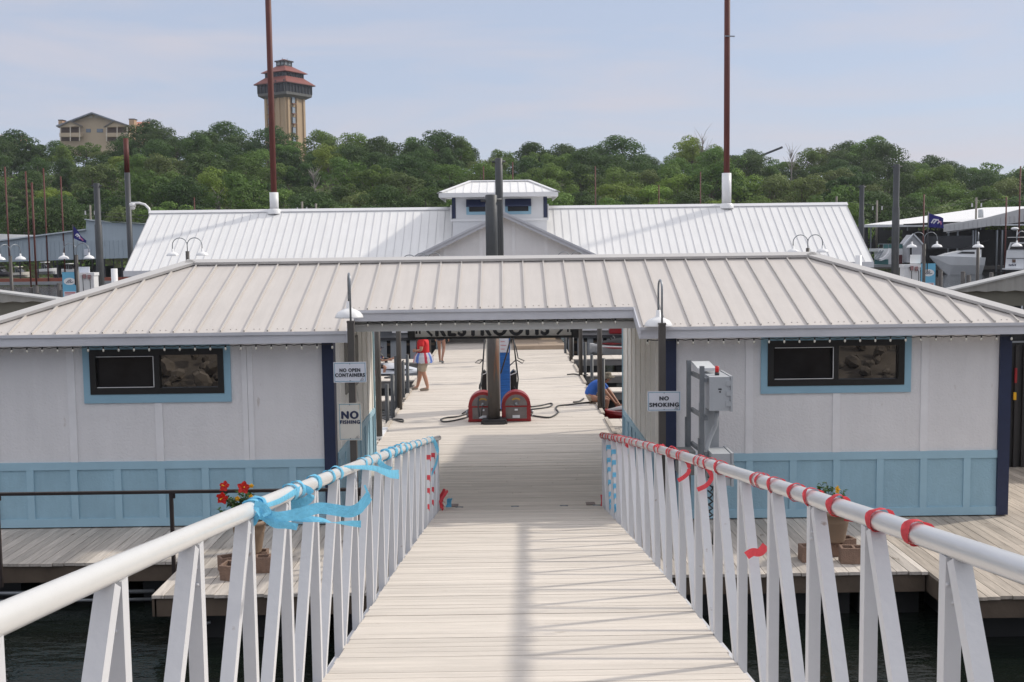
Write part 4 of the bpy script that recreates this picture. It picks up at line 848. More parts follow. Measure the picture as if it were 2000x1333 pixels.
# boats in the left covered dock
def small_boat(name, label, px0, px1, py_top, py_bot, Yb, colr, top=True, s=1):
    a = aY(px0, py_bot, Yb); c = aY(px1, py_bot, Yb); Lb = c.x-a.x; h = (py_bot-py_top)*Yb/FPX; z0 = a.z; t_ = thing(name, label, 'boat', ((a.x+c.x)/2, Yb, z0))
    mb = MB(); n = 12; bm_ = 1.1; rows = []
    for i in range(n+1):
        u = i/n; ww = bm_*(1-max(0, (u-.55)/.45)**2.2); x = a.x+Lb*u if s > 0 else c.x-Lb*u; sh = h*.42*(1+.18*u)
        rows.append([(x, Yb-ww*.55, z0), (x, Yb-ww, z0+sh*.5), (x, Yb-ww, z0+sh), (x, Yb+ww, z0+sh), (x, Yb+ww, z0+sh*.5), (x, Yb+ww*.55, z0)])
    vv = [p for r_ in rows for p in r_]; ff = [(i*6+j, i*6+(j+1) % 6, (i+1)*6+(j+1) % 6, (i+1)*6+j) for i in range(n) for j in range(6)] + [(0, 1, 2, 3, 4, 5), tuple(n*6+k for k in (5, 4, 3, 2, 1, 0))]
    mb.add(vv, ff, .5); clean(mb.build('hull', colr, t_))
    if top:
        mb = MB(); xa, xb = (a.x+Lb*.2, a.x+Lb*.62) if s > 0 else (a.x+Lb*.38, a.x+Lb*.8)
        zt = z0+h*.45; mb.prism([(xa, Yb-.8, zt), (xb, Yb-.8, zt), (xb-(.5 if s > 0 else -.1), Yb-.8, zt+h*.32), (xa+.2, Yb-.8, zt+h*.38)], (0, 1.6, 0)); mb.build('windscreen', glassd, t_)
        mb = MB(); mb.box(xa, xb-.4, Yb-.9, Yb+.9, z0+h*.93, z0+h); mb.build('canopy', colr, t_); mb = MB()
        for x in (xa+.15, xb-.55): mb.box(x, x+.05, Yb-.85, Yb-.8, zt, z0+h*.93)
        mb.build('canopy_post', galv, t_)
    return t_
cream = mat('cream_gelcoat', (.66, .62, .55), .35); gel = mat('white_gelcoat', (.70, .71, .72), .3, var=.05, scale=.5)
small_boat('pontoon_boat', 'cream pontoon boat in the left covered dock beside the side-on lamp', 27, 58, 521, 542, 160, cream)
small_boat('motor_boat', 'white motor boat with a cream cover in the middle of the left covered dock', 78, 112, 512, 536, 162, gel)
small_boat('motor_boat', 'pale motor boat in the left covered dock behind the left fuel sign', 120, 152, 515, 536, 161, gel, s=-1)
small_boat('pontoon_boat', 'dark pontoon boat at the far left edge in the covered dock', -8, 24, 521, 541, 161, mat('charcoal_hull', (.06, .06, .07), .4))
# right: two shed runs
def rshed(label, xy_roof, under, Yr, siding_poly=None, col=roofw):
    t_ = thing('covered_dock', label, 'covered dock', (aY(xy_roof[0][0], xy_roof[0][1], Yr).x+8, Yr, 0))
    pl = [W(x, y, Yr+d) for x, y, d in xy_roof]; mb = MB(); mb.add(pl, [list(range(len(pl)))]); o = mb.build('roof_sheet', col, t_)
    if siding_poly: mb = MB(); mb.prism([W(x, y, Yr) for x, y in siding_poly], (0, .6, 0)); mb.build('siding', sidw, t_)
    return t_
r1 = rshed('white roofed covered boat dock behind the tall dark piling on the right', [(1686, 439.5, 0), (1852, 438, 0), (2110, 417, 0), (2110, 398, 26), (2000, 403.5, 26), (1921, 406, 26)], None, 172)
mb = MB(); a = W(1686, 440, 172); c = W(2140, 440, 172); mb.box(a[0], c[0], 171.7, 172, a[2]-.35, a[2]); mb.build('eave_edge', mat('white_eave_edge', (.62, .64, .66), .5), r1)
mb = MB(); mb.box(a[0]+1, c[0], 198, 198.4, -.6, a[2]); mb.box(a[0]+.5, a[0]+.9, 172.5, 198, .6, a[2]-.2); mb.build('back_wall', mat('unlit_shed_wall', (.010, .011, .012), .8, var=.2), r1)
x = a[0]+1.2
while x < c[0]: mb = MB(); mb.box(x, x+.14, 172.2, 172.4, -.5, a[2]-.2); mb.build('post', galv, r1); x += 5.6
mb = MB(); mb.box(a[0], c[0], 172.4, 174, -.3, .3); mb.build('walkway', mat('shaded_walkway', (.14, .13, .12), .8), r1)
r2 = rshed('nearer covered boat dock with ribbed white siding at the right edge', [(1848, 456, 0), (2000, 431, 0), (2120, 412, 0), (2120, 408, 10), (2000, 427, 10), (1848, 452, 10)], None, 152, [(1846, 439), (1921, 427), (1997, 408), (2110, 404), (2110, 421), (1997, 434), (1846, 453)])
mb = MB(); x0 = W(1846, 450, 152)[0]; x1 = W(2110, 450, 152)[0]; x = x0
while x < x1:
    u = (x-x0)/(x1-x0); zt = W(1846, 441, 152)[2]+(W(2060, 409, 152)[2]-W(1846, 441, 152)[2])*min(1, u*1.2); zb_ = W(1846, 450, 152)[2]+(W(2110, 423, 152)[2]-W(1846, 450, 152)[2])*u
    mb.box(x, x+.06, 151.9, 152, zb_, max(zt, zb_+.5)); x += .62
mb.build('siding_rib', sidw, r2)
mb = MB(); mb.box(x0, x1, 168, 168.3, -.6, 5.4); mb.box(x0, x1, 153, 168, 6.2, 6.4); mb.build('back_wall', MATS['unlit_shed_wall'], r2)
for px in (1852, 1870, 1900, 1905, 1947, 1957, 2040): q = W(px, 500, 153); mb = MB(); mb.box(q[0]-.09, q[0]+.09, 153, 153.2, -.5, 5.2); mb.build('post', galv, r2)
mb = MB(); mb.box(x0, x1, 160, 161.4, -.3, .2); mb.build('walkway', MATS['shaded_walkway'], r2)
# long white cruiser with pointed bow (bow to the left)
t_ = thing('cabin_cruiser', 'white cabin cruiser with pointed bow facing left inside the right covered dock', 'boat', (62, 149, -.6))
a = aY(1816, 520, 149); c = aY(1915, 520, 149); mb = MB(); rows = []; n = 14
for i in range(n+1):
    u = i/n; x = a.x+(c.x-a.x)*u; ww = 1.6*min(1, (u*2.2+.02))**.6; top = aY(1816, 500, 149).z-.25*u*1.2; keel = -.7+(1-min(1, u*3.0))*(top+.5)
    rows.append([(x, 149-ww*.25, keel), (x, 149-ww*.8, keel+.55*(top-keel)), (x, 149-ww, top), (x, 149+ww, top), (x, 149+ww*.8, keel+.55*(top-keel)), (x, 149+ww*.25, keel)])
vv = [p for r_ in rows for p in r_]; ff = [(i*6+j, i*6+(j+1) % 6, (i+1)*6+(j+1) % 6, (i+1)*6+j) for i in range(n) for j in range(6)] + [(0, 1, 2, 3, 4, 5), tuple(n*6+k for k in (5, 4, 3, 2, 1, 0))]
mb.add(vv, ff); clean(mb.build('hull', gel, t_))
mb = MB(); zt = aY(1816, 500, 149).z; mb.prism([(a.x+1.0, 148.1, zt-.1), (c.x-.3, 148.1, zt-.3), (c.x-.3, 148.1, zt+.75), (a.x+4.3, 148.1, zt+.7), (a.x+2.2, 148.1, zt+.3)], (0, 1.8, 0)); mb.build('cabin', gel, t_)
mb = MB(); mb.prism([(a.x+3.2, 148.05, zt+.25), (c.x-1.2, 148.05, zt+.2), (c.x-1.2, 148.05, zt+.45), (a.x+3.9, 148.05, zt+.5)], (0, 1.9, 0)); mb.prism([(a.x+3.9, 148.3, zt+.7), (a.x+6.6, 148.3, zt+.7), (a.x+6.4, 148.3, zt+1.35), (a.x+5.0, 148.3, zt+1.15)], (0, 1.4, 0)); mb.build('windows', glassd, t_)
mb = MB(); mb.bar((a.x+3.8, 148.2, zt+.75), (a.x+7.5, 148.2, zt+2.0), .07, .07); mb.box(a.x-6.5+5, c.x-.5, 150.5, 150.6, zt+.9, zt+2.6); mb.build('canvas_cover', mat('dark_canvas', (.02, .022, .026), .8), t_)
# big white cruiser seen from astern
t_ = thing('cabin_cruiser', 'tall white cruiser seen from astern at the right edge of the water', 'boat', (72, 146, -.6))
def B(px, py): return W(px, py, 146)
mb = MB(); mb.prism([B(1963, 524), B(1966, 490), B(1970, 487), B(2046, 487), B(2050, 524)], (4.3, 9, 0)); mb.prism([B(1957, 524), B(2052, 524), B(2052, 527), B(1957, 527)], (0, -.8, 0)); mb.prism([B(1968, 488), B(1973, 474), B(2042, 474), B(2046, 488)], (2.4, 5, 0)); hl = mb.build('hull', gel, t_)
mb = MB(); mb.prism([B(1972, 487.2), B(1976, 476), B(2039, 476), B(2043, 487.2)], (0, -.12, 0)); mb.build('cabin_window', glassd, t_)
mb = MB(); mb.prism([B(1975, 474), B(1975, 473), B(2042, 473), B(2042, 474)], (1.9, 4, 0)); mb.prism([B(1966, 504.5), B(1966, 505.5), B(2046, 505.5), B(2046, 504.5)], (0, -.06, 0)); mb.build('trim_line', darkf, t_)
mb = MB(); mb.prism([B(1977, 507), B(1983, 507), B(1983, 513), B(1977, 513)], (0, -.1, 0)); mb.build('hatch', mat('brown_hatch', (.12, .07, .05), .6), t_)
mb = MB(); mb.prism([B(1957, 527), B(2052, 527), B(2052, 531), B(1957, 531)], (2.8, 6, 0)); mb.build('boot_stripe', darkf, t_)
mb = MB()
for k, (u, h_) in enumerate(((1970, 2), (1973, 1.4), (1976, 2.4), (1979, 1.6), (1982, 2))): mb.prism([B(u, 519-h_), B(u+2, 518-h_), B(u+1.4, 520), B(u+.2, 520)], (0, -.05, 0))
mb.build('transom_name', inkn, t_)
mb = MB(); q = B(1986, 473); mb.tube([q, (q[0], q[1], q[2]+1.6)], .06, 6); mb.ball((q[0]-.3, q[1], q[2]+1.7), .5, .5, .22, 10); mb.tube([(q[0]-1.2, q[1], q[2]+.6), (q[0]+1.6, q[1], q[2]+.6)], .04, 6); mb.build('antenna_mast', MATS['white_enamel'], t_)
# houseboat with slide
t_ = thing('houseboat', 'houseboat with a curved white slide and ladder right of the long white roof', 'boat', (52, 151, -.6))
def Hh(px, py, Y_=151): return W(px, py, Y_)
mb = MB(); mb.prism([Hh(1706, 518), Hh(1775, 518), Hh(1775, 522), Hh(1706, 522)], (0, 4, 0)); mb.build('pontoon_deck', mat('grey_pontoon', (.3, .31, .32), .6), t_)
mb = MB(); mb.prism([Hh(1722, 517), Hh(1722, 492), Hh(1772, 492), Hh(1772, 517)], (0, 3, 0)); mb.prism([Hh(1716, 492), Hh(1716, 486), Hh(1776, 486), Hh(1776, 492)], (0, 4, 0)); mb.build('cabin', gel, t_)
mb = MB(); mb.prism([Hh(1708, 517, 150.9), Hh(1708, 507, 150.9), Hh(1735, 507, 150.9), Hh(1735, 517, 150.9)], (0, .05, 0)); mb.prism([Hh(1726, 486, 151), Hh(1726, 477, 151), Hh(1774, 477, 151), Hh(1774, 486, 151)], (0, .08, 0)); mb.build('side_panel', mat('teal_canvas', (.05, .16, .16), .7), t_)
mb = MB(); mb.prism([Hh(1755, 516, 150.9), Hh(1755, 498, 150.9), Hh(1762, 498, 150.9), Hh(1762, 516, 150.9)], (0, .05, 0)); mb.build('door', mat('maroon_door', (.10, .02, .025), .6), t_)
mb = MB(); sl = [(1739, 486), (1737, 492), (1733, 499), (1726, 505), (1718, 508)]
for (p, q) in zip(sl, sl[1:]): mb.bar(Hh(*p, 150), Hh(*q, 150), .7, .3, side=Vector((0, 1, 0)))
mb.build('slide', MATS['white_enamel'], t_)
mb = MB(); mb.bar(Hh(1708, 507, 150.5), Hh(1720, 489, 150.5), .12, .12); mb.bar(Hh(1714, 509, 150.5), Hh(1725, 489, 150.5), .12, .12)
for k in range(6): x = 1711+k*2; y = 505-k*2.8; mb.bar(Hh(x, y, 150.5), Hh(x+5, y, 150.5), .08, .08)
for x in (1716, 1725, 1735): mb.bar(Hh(x, 486, 151), Hh(x, 477, 151), .06, .06)
mb.bar(Hh(1716, 477), Hh(1776, 477), .08, .08); mb.build('ladder', galv, t_)
t_ = thing('dock_hut', 'small grey gabled hut with a narrow window on the right covered dock', 'hut', (W(1787, 510)[0], 150, -.2))
mb = MB(); mb.prism([Hh(1771, 513, 149.5), Hh(1771, 476, 149.5), Hh(1784, 459, 149.5), Hh(1801, 476, 149.5), Hh(1801, 513, 149.5)], (0, 2.6, 0)); mb.build('wall', mat('pale_grey_hut_wall', (.42, .42, .44), .7), t_)
mb = MB(); mb.bar(Hh(1764, 480, 149.4), Hh(1784, 457.5, 149.4), .3, .16, side=Vector((0, 1, 0))); mb.bar(Hh(1804, 479, 149.4), Hh(1784, 457.5, 149.4), .3, .16, side=Vector((0, 1, 0))); mb.build('gable_trim', MATS['white_eave_edge'], t_)
mb = MB(); mb.prism([Hh(1775.5, 503, 149.45), Hh(1775.5, 480, 149.45), Hh(1782, 480, 149.45), Hh(1782, 503, 149.45)], (0, -.05, 0)); fr = mb.build('window', MATS['white_eave_edge'], t_)
mb = MB(); mb.prism([Hh(1776.5, 502, 149.38), Hh(1776.5, 481, 149.38), Hh(1781, 481, 149.38), Hh(1781, 502, 149.38)], (0, -.05, 0)); mb.build('pane', glassd, fr)
mb = MB(); mb.prism([Hh(1752, 514), Hh(1806, 514), Hh(1806, 516), Hh(1752, 516)], (0, 4, 0)); mb.prism([Hh(1752, 516), Hh(1806, 516), Hh(1806, 522), Hh(1752, 522)], (0, .5, 0)); mb.build('float_deck', MATS['shaded_walkway'], t_)

# ================================================================== TOWER AND HOTEL ON THE HILL
TY = 430.; tc_ = aY(557, 200, TY); k_ = TY/FPX                       # metres per photo pixel out there
tw = thing('hotel_tower', 'tall tan tower with dark glass top and tiered red roofs on the hill', 'tower', (tc_.x, TY, 30), rz=0)
RT = Matrix.Rotation(R(-32), 3, 'Z'); cx, cy = tc_.x, TY
def tz(py): return aY(557, py, TY).z
def ring(hx, hy, z, ch=0.): 
    pts = [(-hx, -hy), (hx, -hy), (hx, hy), (-hx, hy)] if not ch else [(-hx+ch, -hy), (hx-ch, -hy), (hx, -hy+ch), (hx, hy-ch), (hx-ch, hy), (-hx+ch, hy), (-hx, hy-ch), (-hx, -hy+ch)]
    return [Vector((cx, cy, z)) + RT @ Vector((x, y, 0)) for x, y in pts]
def solid(mb, rings):
    n = len(rings[0]); v = [p for r_ in rings for p in r_]; f = [(i*n+j, i*n+(j+1) % n, (i+1)*n+(j+1) % n, (i+1)*n+j) for i in range(len(rings)-1) for j in range(n)] + [tuple(range(n))[::-1], tuple((len(rings)-1)*n+j for j in range(n))]
    return mb.add(v, f)
tan = mat('tan_tower_masonry', (.46, .335, .21), .8, var=.05, scale=.3, streak=((1.2, 1.2, .04), .08)); tilered = mat('red_tile_roof', (.21, .058, .044), .7, var=.12, scale=.6); tdark = mat('dark_tower_trim', (.035, .04, .045), .5); tglass = mat('tower_glass', (.022, .027, .036), .4, spec=.25)
mb = MB(); solid(mb, [ring(5.3, 5.1, 15), ring(5.3, 5.1, tz(192))]); mb.build('shaft', tan, tw)
mb = MB()
for lx in (-4.9, -1.0, 1.6, 4.7): mb.obox(Vector((cx, cy, (15+tz(192))/2)) + RT @ Vector((lx, -5.2, 0)), .5, .3, (tz(192)-15)/2, RT)
for ly in (-4.2, .5, 4.2): mb.obox(Vector((cx, cy, (15+tz(192))/2)) + RT @ Vector((5.4, ly, 0)), .3, .5, (tz(192)-15)/2, RT)
mb.build('pilaster', tan, tw)
for k in range(7):
    z = tz(200) - k*3.7; mb = MB(); mb.obox(Vector((cx, cy, z)) + RT @ Vector((-2.9, -5.25, 0)), .95, .12, 1.35, RT); mb.obox(Vector((cx, cy, z)) + RT @ Vector((5.65, -1.8, 0)), .12, .95, 1.35, RT); wv = mb.build('window', tdark, tw)
    mb = MB(); mb.obox(Vector((cx, cy, z+.1)) + RT @ Vector((-2.9, -5.4, 0)), .7, .05, 1.05, RT); mb.obox(Vector((cx, cy, z+.1)) + RT @ Vector((5.8, -1.8, 0)), .05, .7, 1.05, RT); mb.build('pane', mat('pale_reflecting_glass', (.28, .33, .38), .15), wv)
    mb = MB(); mb.obox(Vector((cx, cy, z-1.3)) + RT @ Vector((-2.9, -5.7, 0)), 1.1, .35, .12, RT); mb.obox(Vector((cx, cy, z-1.3)) + RT @ Vector((6.1, -1.8, 0)), .4, 1.1, .15, RT); mb.build('balcony', mat('rust_balcony', (.25, .12, .07), .7), tw)
mb = MB(); solid(mb, [ring(5.6, 5.4, tz(195)), ring(7.1, 6.9, tz(190)), ring(7.2, 7.0, tz(185))]); mb.build('collar', mat('grey_collar', (.13, .13, .125), .7), tw)
mb = MB(); solid(mb, [ring(7.1, 6.9, tz(185)), ring(7.1, 6.9, tz(166))]); mb.build('glazed_storey', tglass, tw)
mb = MB()
for k in range(9):
    for (lx, ly) in ((-7.1+14.2*k/8, -7.0), (7.2, -6.9+13.8*k/8)): mb.obox(Vector((cx, cy, (tz(185)+tz(166))/2)) + RT @ Vector((lx, ly, 0)), .13, .13, (tz(166)-tz(185))/2, RT)
for (lx, ly) in ((2.5, -7.6), (6.8, -7.6)): mb.obox(Vector((cx, cy, (tz(185)+tz(163))/2)) + RT @ Vector((lx, ly, 0)), .2, .2, (tz(163)-tz(185))/2, RT)
mb.build('mullion', tdark, tw)
mb = MB(); solid(mb, [ring(8.2, 8.0, tz(168)), ring(8.2, 8.0, tz(167)), ring(5.0, 4.8, tz(153))]); mb.build('lower_roof', tilered, tw)
mb = MB(); mb.obox(Vector((cx, cy, tz(167.5))) + RT @ Vector((0, 0, 0)), 8.1, 7.9, .25, RT); mb.build('eave', tdark, tw)
mb = MB(); solid(mb, [ring(5.0, 4.8, tz(156)), ring(5.0, 4.8, tz(144))]); mb.build('upper_storey', tglass, tw)
mb = MB()
for k in range(8):
    for (lx, ly) in ((-5.0+10*k/7, -4.9), (5.1, -4.8+9.6*k/7)): mb.obox(Vector((cx, cy, (tz(156)+tz(144))/2)) + RT @ Vector((lx, ly, 0)), .1, .1, (tz(144)-tz(156))/2, RT)
mb.build('upper_mullion', tdark, tw)
mb = MB(); solid(mb, [ring(6.2, 6.0, tz(145)), ring(6.2, 6.0, tz(144)), ring(1.9, 1.9, tz(130))]); mb.build('upper_roof', tilered, tw)
mb = MB(); solid(mb, [ring(1.9, 1.9, tz(131)), ring(1.9, 1.9, tz(121))]); mb.build('lantern', mat('pale_lantern', (.30, .34, .36), .4), tw)
mb = MB()
for a, c in ((-1.9, -1.9), (1.9, -1.9), (1.9, 1.9), (0, -1.95), (1.95, 0)): mb.obox(Vector((cx, cy, (tz(131)+tz(121))/2)) + RT @ Vector((a, c, 0)), .18, .18, (tz(121)-tz(131))/2, RT)
mb.obox((cx, cy, tz(130)), 2.1, 2.1, .35, RT); mb.obox((cx, cy, tz(121)), 2.5, 2.5, .25, RT); mb.build('lantern_frame', tdark, tw)
mb = MB(); solid(mb, [ring(2.6, 2.6, tz(121)), ring(.3, .3, tz(116))]); mb.build('lantern_roof', tilered, tw)
mb = MB()
for a, h_ in ((1.2, 115), (-.6, 113), (2.0, 118)): mb.tube([(cx+a, cy, tz(121)), (cx+a, cy, tz(h_))], .09, 5)
mb.build('antenna', tdark, tw)
# hotel block
ht = thing('hotel_building', 'tan gabled hotel block with balconies on the hilltop at left', 'building', (aY(180, 270, TY).x, TY, 30))
def H(px, py, d=0): return W(px, py, TY+d)
tanh = mat('tan_stucco', (.50, .405, .29), .85, var=.04, scale=.2); hroof = mat('grey_brown_eave', (.16, .15, .14), .7)
mb = MB(); mb.prism([H(117, 300), H(117, 247), H(142, 238), H(181, 223), H(220, 236), H(248, 245), H(250, 300)], (0, 14, 0)); mb.build('wall', tanh, ht)
mb = MB()
for p, q in (((112, 247.5), (181, 221.5)), ((181, 221.5), (254, 247))): mb.bar(H(*p, -1), H(*q, -1), 2.5, .5, side=Vector((0, 1, 0)))
mb.build('roof_edge', mat('blue_grey_roof_edge', (.2, .23, .27), .6), ht)
mb = MB(); mb.prism([H(112, 247, 0), H(181, 221.5, 0), H(181, 221.5, 16), H(112, 247, 16)], (0, 0, .3)); mb.prism([H(181, 221.5, 0), H(254, 247, 0), H(254, 247, 16), H(181, 221.5, 16)], (0, 0, .3)); mb.build('roof', tilered, ht)
for x0, x1, ap in ((113, 161, 137), (203, 254, 222)):
    mb = MB(); mb.prism([H(x0+3, 249, -3), H(ap, 238, -3), H(x1-3, 247, -3)], (0, 3, 0)); mb.build('porch_gable', tanh, ht)
    mb = MB(); mb.bar(H(x0, 249, -3.2), H(ap, 237, -3.2), .8, .35, side=Vector((0, 1, 0))); mb.bar(H(ap, 237, -3.2), H(x1, 247, -3.2), .8, .35, side=Vector((0, 1, 0))); mb.build('porch_eave', hroof, ht)
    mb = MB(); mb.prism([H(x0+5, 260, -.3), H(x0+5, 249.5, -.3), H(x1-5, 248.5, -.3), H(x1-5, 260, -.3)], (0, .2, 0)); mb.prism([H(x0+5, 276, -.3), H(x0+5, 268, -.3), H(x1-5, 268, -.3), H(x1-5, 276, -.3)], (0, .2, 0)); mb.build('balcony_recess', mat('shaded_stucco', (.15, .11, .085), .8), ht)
    mb = MB(); mb.prism([H(x0+3, 267.5, -3), H(x0+3, 260, -3), H(x1-3, 259.5, -3), H(x1-3, 267.5, -3)], (0, 2.6, 0)); mb.build('balcony_wall', tanh, ht)
    mb = MB()
    for x in (x0+5, (x0+x1)/2, x1-6): mb.prism([H(x-.8, 276, -3.1), H(x-.8, 248, -3.1), H(x+.8, 248, -3.1), H(x+.8, 276, -3.1)], (0, .3, 0))
    mb.build('porch_column', mat('cream_column', (.62, .56, .47), .7), ht)
for x0, x1 in ((168, 177), (189, 201)):
    mb = MB(); mb.prism([H(x0, 259, -.2), H(x0, 252, -.2), H(x1, 252, -.2), H(x1, 259, -.2)], (0, .15, 0)); mb.build('window', mat('bluish_window', (.16, .2, .25), .2), ht)
mb = MB(); mb.prism([H(170, 230.5, -.2), H(178, 226, -.2), H(180, 226, -.2), H(180, 230.5, -.2)], (0, .1, 0)); mb.prism([H(184, 230.5, -.2), H(184, 226, -.2), H(187, 226, -.2), H(196, 230.5, -.2)], (0, .1, 0)); mb.build('gable_vent', mat('pale_vent', (.55, .52, .48), .7), ht)
for x0, x1, t0, b0_ in ((114, 122, 236, 250), (252, 262, 234, 272)):
    mb = MB(); mb.prism([H(x0, b0_), H(x0, t0), H(x1, t0), H(x1, b0_)], (0, 3, 0)); cm = mb.build('chimney', mat('orange_stucco', (.46, .31, .19), .8), ht); mb = MB(); mb.prism([H(x0-.8, t0), H(x0-.8, t0-2), H(x1+.8, t0-2), H(x1+.8, t0)], (0, 3.4, 0)); mb.build('cap', tdark, cm)
mb = MB(); mb.prism([H(262, 290, 4), H(262, 251, 4), H(281, 252, 4), H(290, 246, 4), H(293, 290, 4)], (0, 10, 0)); mb.build('side_wing', MATS['orange_stucco'], ht)
mb = MB(); mb.prism([H(262, 247, 3), H(262, 240.5, 12), H(293, 240.5, 12), H(283, 253, 3)], (0, 0, .4)); mb.build('wing_roof', mat('salmon_tile_roof', (.42, .17, .11), .7, var=.1), ht)
tag_ = thing('hotel_building', 'sliver of another tan hotel roof with chimney at the far left skyline', 'building', (aY(10, 270, TY).x, TY, 30))
mb = MB(); mb.prism([H(-30, 290), H(-30, 268), H(-8, 262), H(18, 270), H(18, 290)], (0, 8, 0)); mb.build('wall', tanh, tag_); mb = MB(); mb.bar(H(-12, 262.5, -1), H(20, 271, -1), 1.5, .5, side=Vector((0, 1, 0))); mb.build('roof_edge', hroof, tag_)
mb = MB(); mb.prism([H(37, 285), H(37, 264), H(46, 264), H(46, 285)], (0, 3, 0)); mb.build('chimney', MATS['orange_stucco'], tag_)
hb_ = thing('hilltop_roof', 'dark sloping roof peeking out of the trees on the right skyline', 'roof', (aY(1510, 300, 380).x, 380, 28))
mb = MB(); mb.bar(W(1478, 308, 380), W(1528, 288, 380), .9, .7, side=Vector((0, 1, 0))); mb.build('roof_edge', tdark, hb_)

# ================================================================== TREES
greens = {'dark': (.064, .115, .031), 'mid': (.112, .188, .040), 'light': (.185, .265, .048), 'olive': (.13, .17, .054)}
def leafmat(k): return mat('%s_green_foliage' % k, greens[k], .65, var=.32, scale=.4, transl=.3, objrand=.2, detail=3, spec=.2)
barkm = mat('grey_brown_bark', (.12, .095, .075), .9, var=.2)
def make_crown(h, rad, seed, n_cl=17, per=230, tall=.84, leaf=.22):
    rg = random.Random(seed); mb = MB(); cl = []
    for i in range(n_cl):
        a = rg.uniform(0, 2*math.pi); u = rg.random()
        zz = h*(1-tall) + h*tall*(.12+.80*u); prof = math.sin(math.pi*min(1, .12+.78*(1-u)))**.6
        rad_ = rad; rr = rad*prof*rg.uniform(.4, 1.08)*(1+.22*math.sin(2*a+seed)); cl.append((Vector((rr*math.cos(a), rr*math.sin(a), zz)), rad*rg.uniform(.26, .46)))
    cl.append((Vector((rg.uniform(-.5, .5), rg.uniform(-.5, .5), h*.88)), rad*.34)); cl.append((Vector((0, 0, h*.62)), rad*.6))
    for c, r_ in cl:
        tn = rg.random()
        for q in range(int(per*(r_/(rad*.36))**1.6)):
            d = Vector((rg.gauss(0, 1), rg.gauss(0, 1), rg.gauss(0, 1)+.25)).normalized(); p = c + Vector((d.x, d.y, d.z*.8))*r_*rg.uniform(.72, 1.06)
            nrm = (d*.9 + Vector((rg.gauss(0, .3), rg.gauss(0, .3), rg.gauss(0, .3)+.1))).normalized(); a = nrm.orthogonal().normalized(); a.rotate(Matrix.Rotation(rg.uniform(0, 6.28), 3, nrm)); b_ = nrm.cross(a); s = leaf*rg.uniform(.6, 1.35)
            mb.add([p-a*s, p+b_*s*.55, p+a*s, p-b_*s*.55], [(0, 1, 2, 3)], tn)
    return mb, cl
protos = []
def proto_tree(kind, h, rad, seed, col, **kw):
    rt = thing(kind, 'x', 'tree', (0, 0, 0)); ORG[rt.name] = Vector((0, 0, 0)); cr, cl = make_crown(h, rad, seed, **kw); rg = random.Random(seed+5)
    tk = MB(); tk.tube([(0, 0, -1.0), (.1, 0, h*.25), (rg.uniform(-.2, .2), .1, h*.5), (0, 0, h*.8)], [.26, .2, .14, .05], 7)
    for c, r_ in cl[:8]: tk.tube([(0, 0, h*rg.uniform(.25, .45)), c*.55+Vector((0, 0, h*.18)), c], [.10, .06, .02], 5, cap=False)
    tk.build('trunk', barkm, rt); cr.build('crown', leafmat(col), rt); protos.append((rt, kind, col, h, rad)); return rt
specs = [('oak_tree', 9.2, 4.6, 11, 'mid', {}), ('oak_tree', 8.4, 5.0, 12, 'dark', {}), ('broadleaf_tree', 9.0, 4.2, 13, 'light', {}), ('broadleaf_tree', 10.4, 4.2, 14, 'mid', dict(tall=.9)), ('broadleaf_tree', 8.0, 4.4, 15, 'olive', {}), ('cedar_tree', 8.4, 2.9, 16, 'dark', dict(tall=.92, n_cl=22)), ('oak_tree', 9.8, 5.2, 17, 'dark', dict(n_cl=20)), ('cottonwood_tree', 12.5, 4.4, 18, 'light', dict(tall=.88, n_cl=22)), ('broadleaf_tree', 8.6, 4.8, 19, 'mid', dict(n_cl=13))]
for s_ in specs: proto_tree(s_[0], s_[1], s_[2], s_[3], s_[4], **s_[5])
marks = [(-60, 'the far left edge'), (30, 'the rust poles'), (110, 'the hotel chimney'), (205, 'the hotel'), (300, 'the red topped pole'), (380, 'the left roof end'), (460, 'the left gooseneck lamp'), (557, 'the tower'), (650, 'the bare slope tree'), (740, 'the left ridge half'), (830, 'the cupola eave left'), (930, 'the cupola'), (1010, 'the central piling'), (1100, 'the cupola eave right'), (1180, 'the thin brown pole'), (1270, 'the right ridge half'), (1350, 'the tall loose tree'), (1430, 'the right red pole'), (1510, 'the dark hilltop roof'), (1600, 'the right gooseneck lamp'), (1680, 'the short dark piling'), (1760, 'the tall dark piling'), (1840, 'the right navy flag'), (1920, 'the right covered dock'), (2020, 'the far right edge')]
rowname = ['shore', 'lower slope', 'middle slope', 'upper slope', 'high slope', 'crest', 'skyline']
adj = {'oak_tree': 'rounded', 'broadleaf_tree': 'bushy', 'cedar_tree': 'narrow', 'cottonwood_tree': 'tall loose'}
cadj = {'dark': 'dark green', 'mid': 'mid green', 'light': 'yellow green', 'olive': 'olive green'}
used = {}; firstuse = {}; rg = random.Random(3); placed = []
rows = [(202, 6.1), (221, 6.7), (243, 7.2), (268, 7.9), (296, 8.4), (324, 8.2), (340, 8.0)]
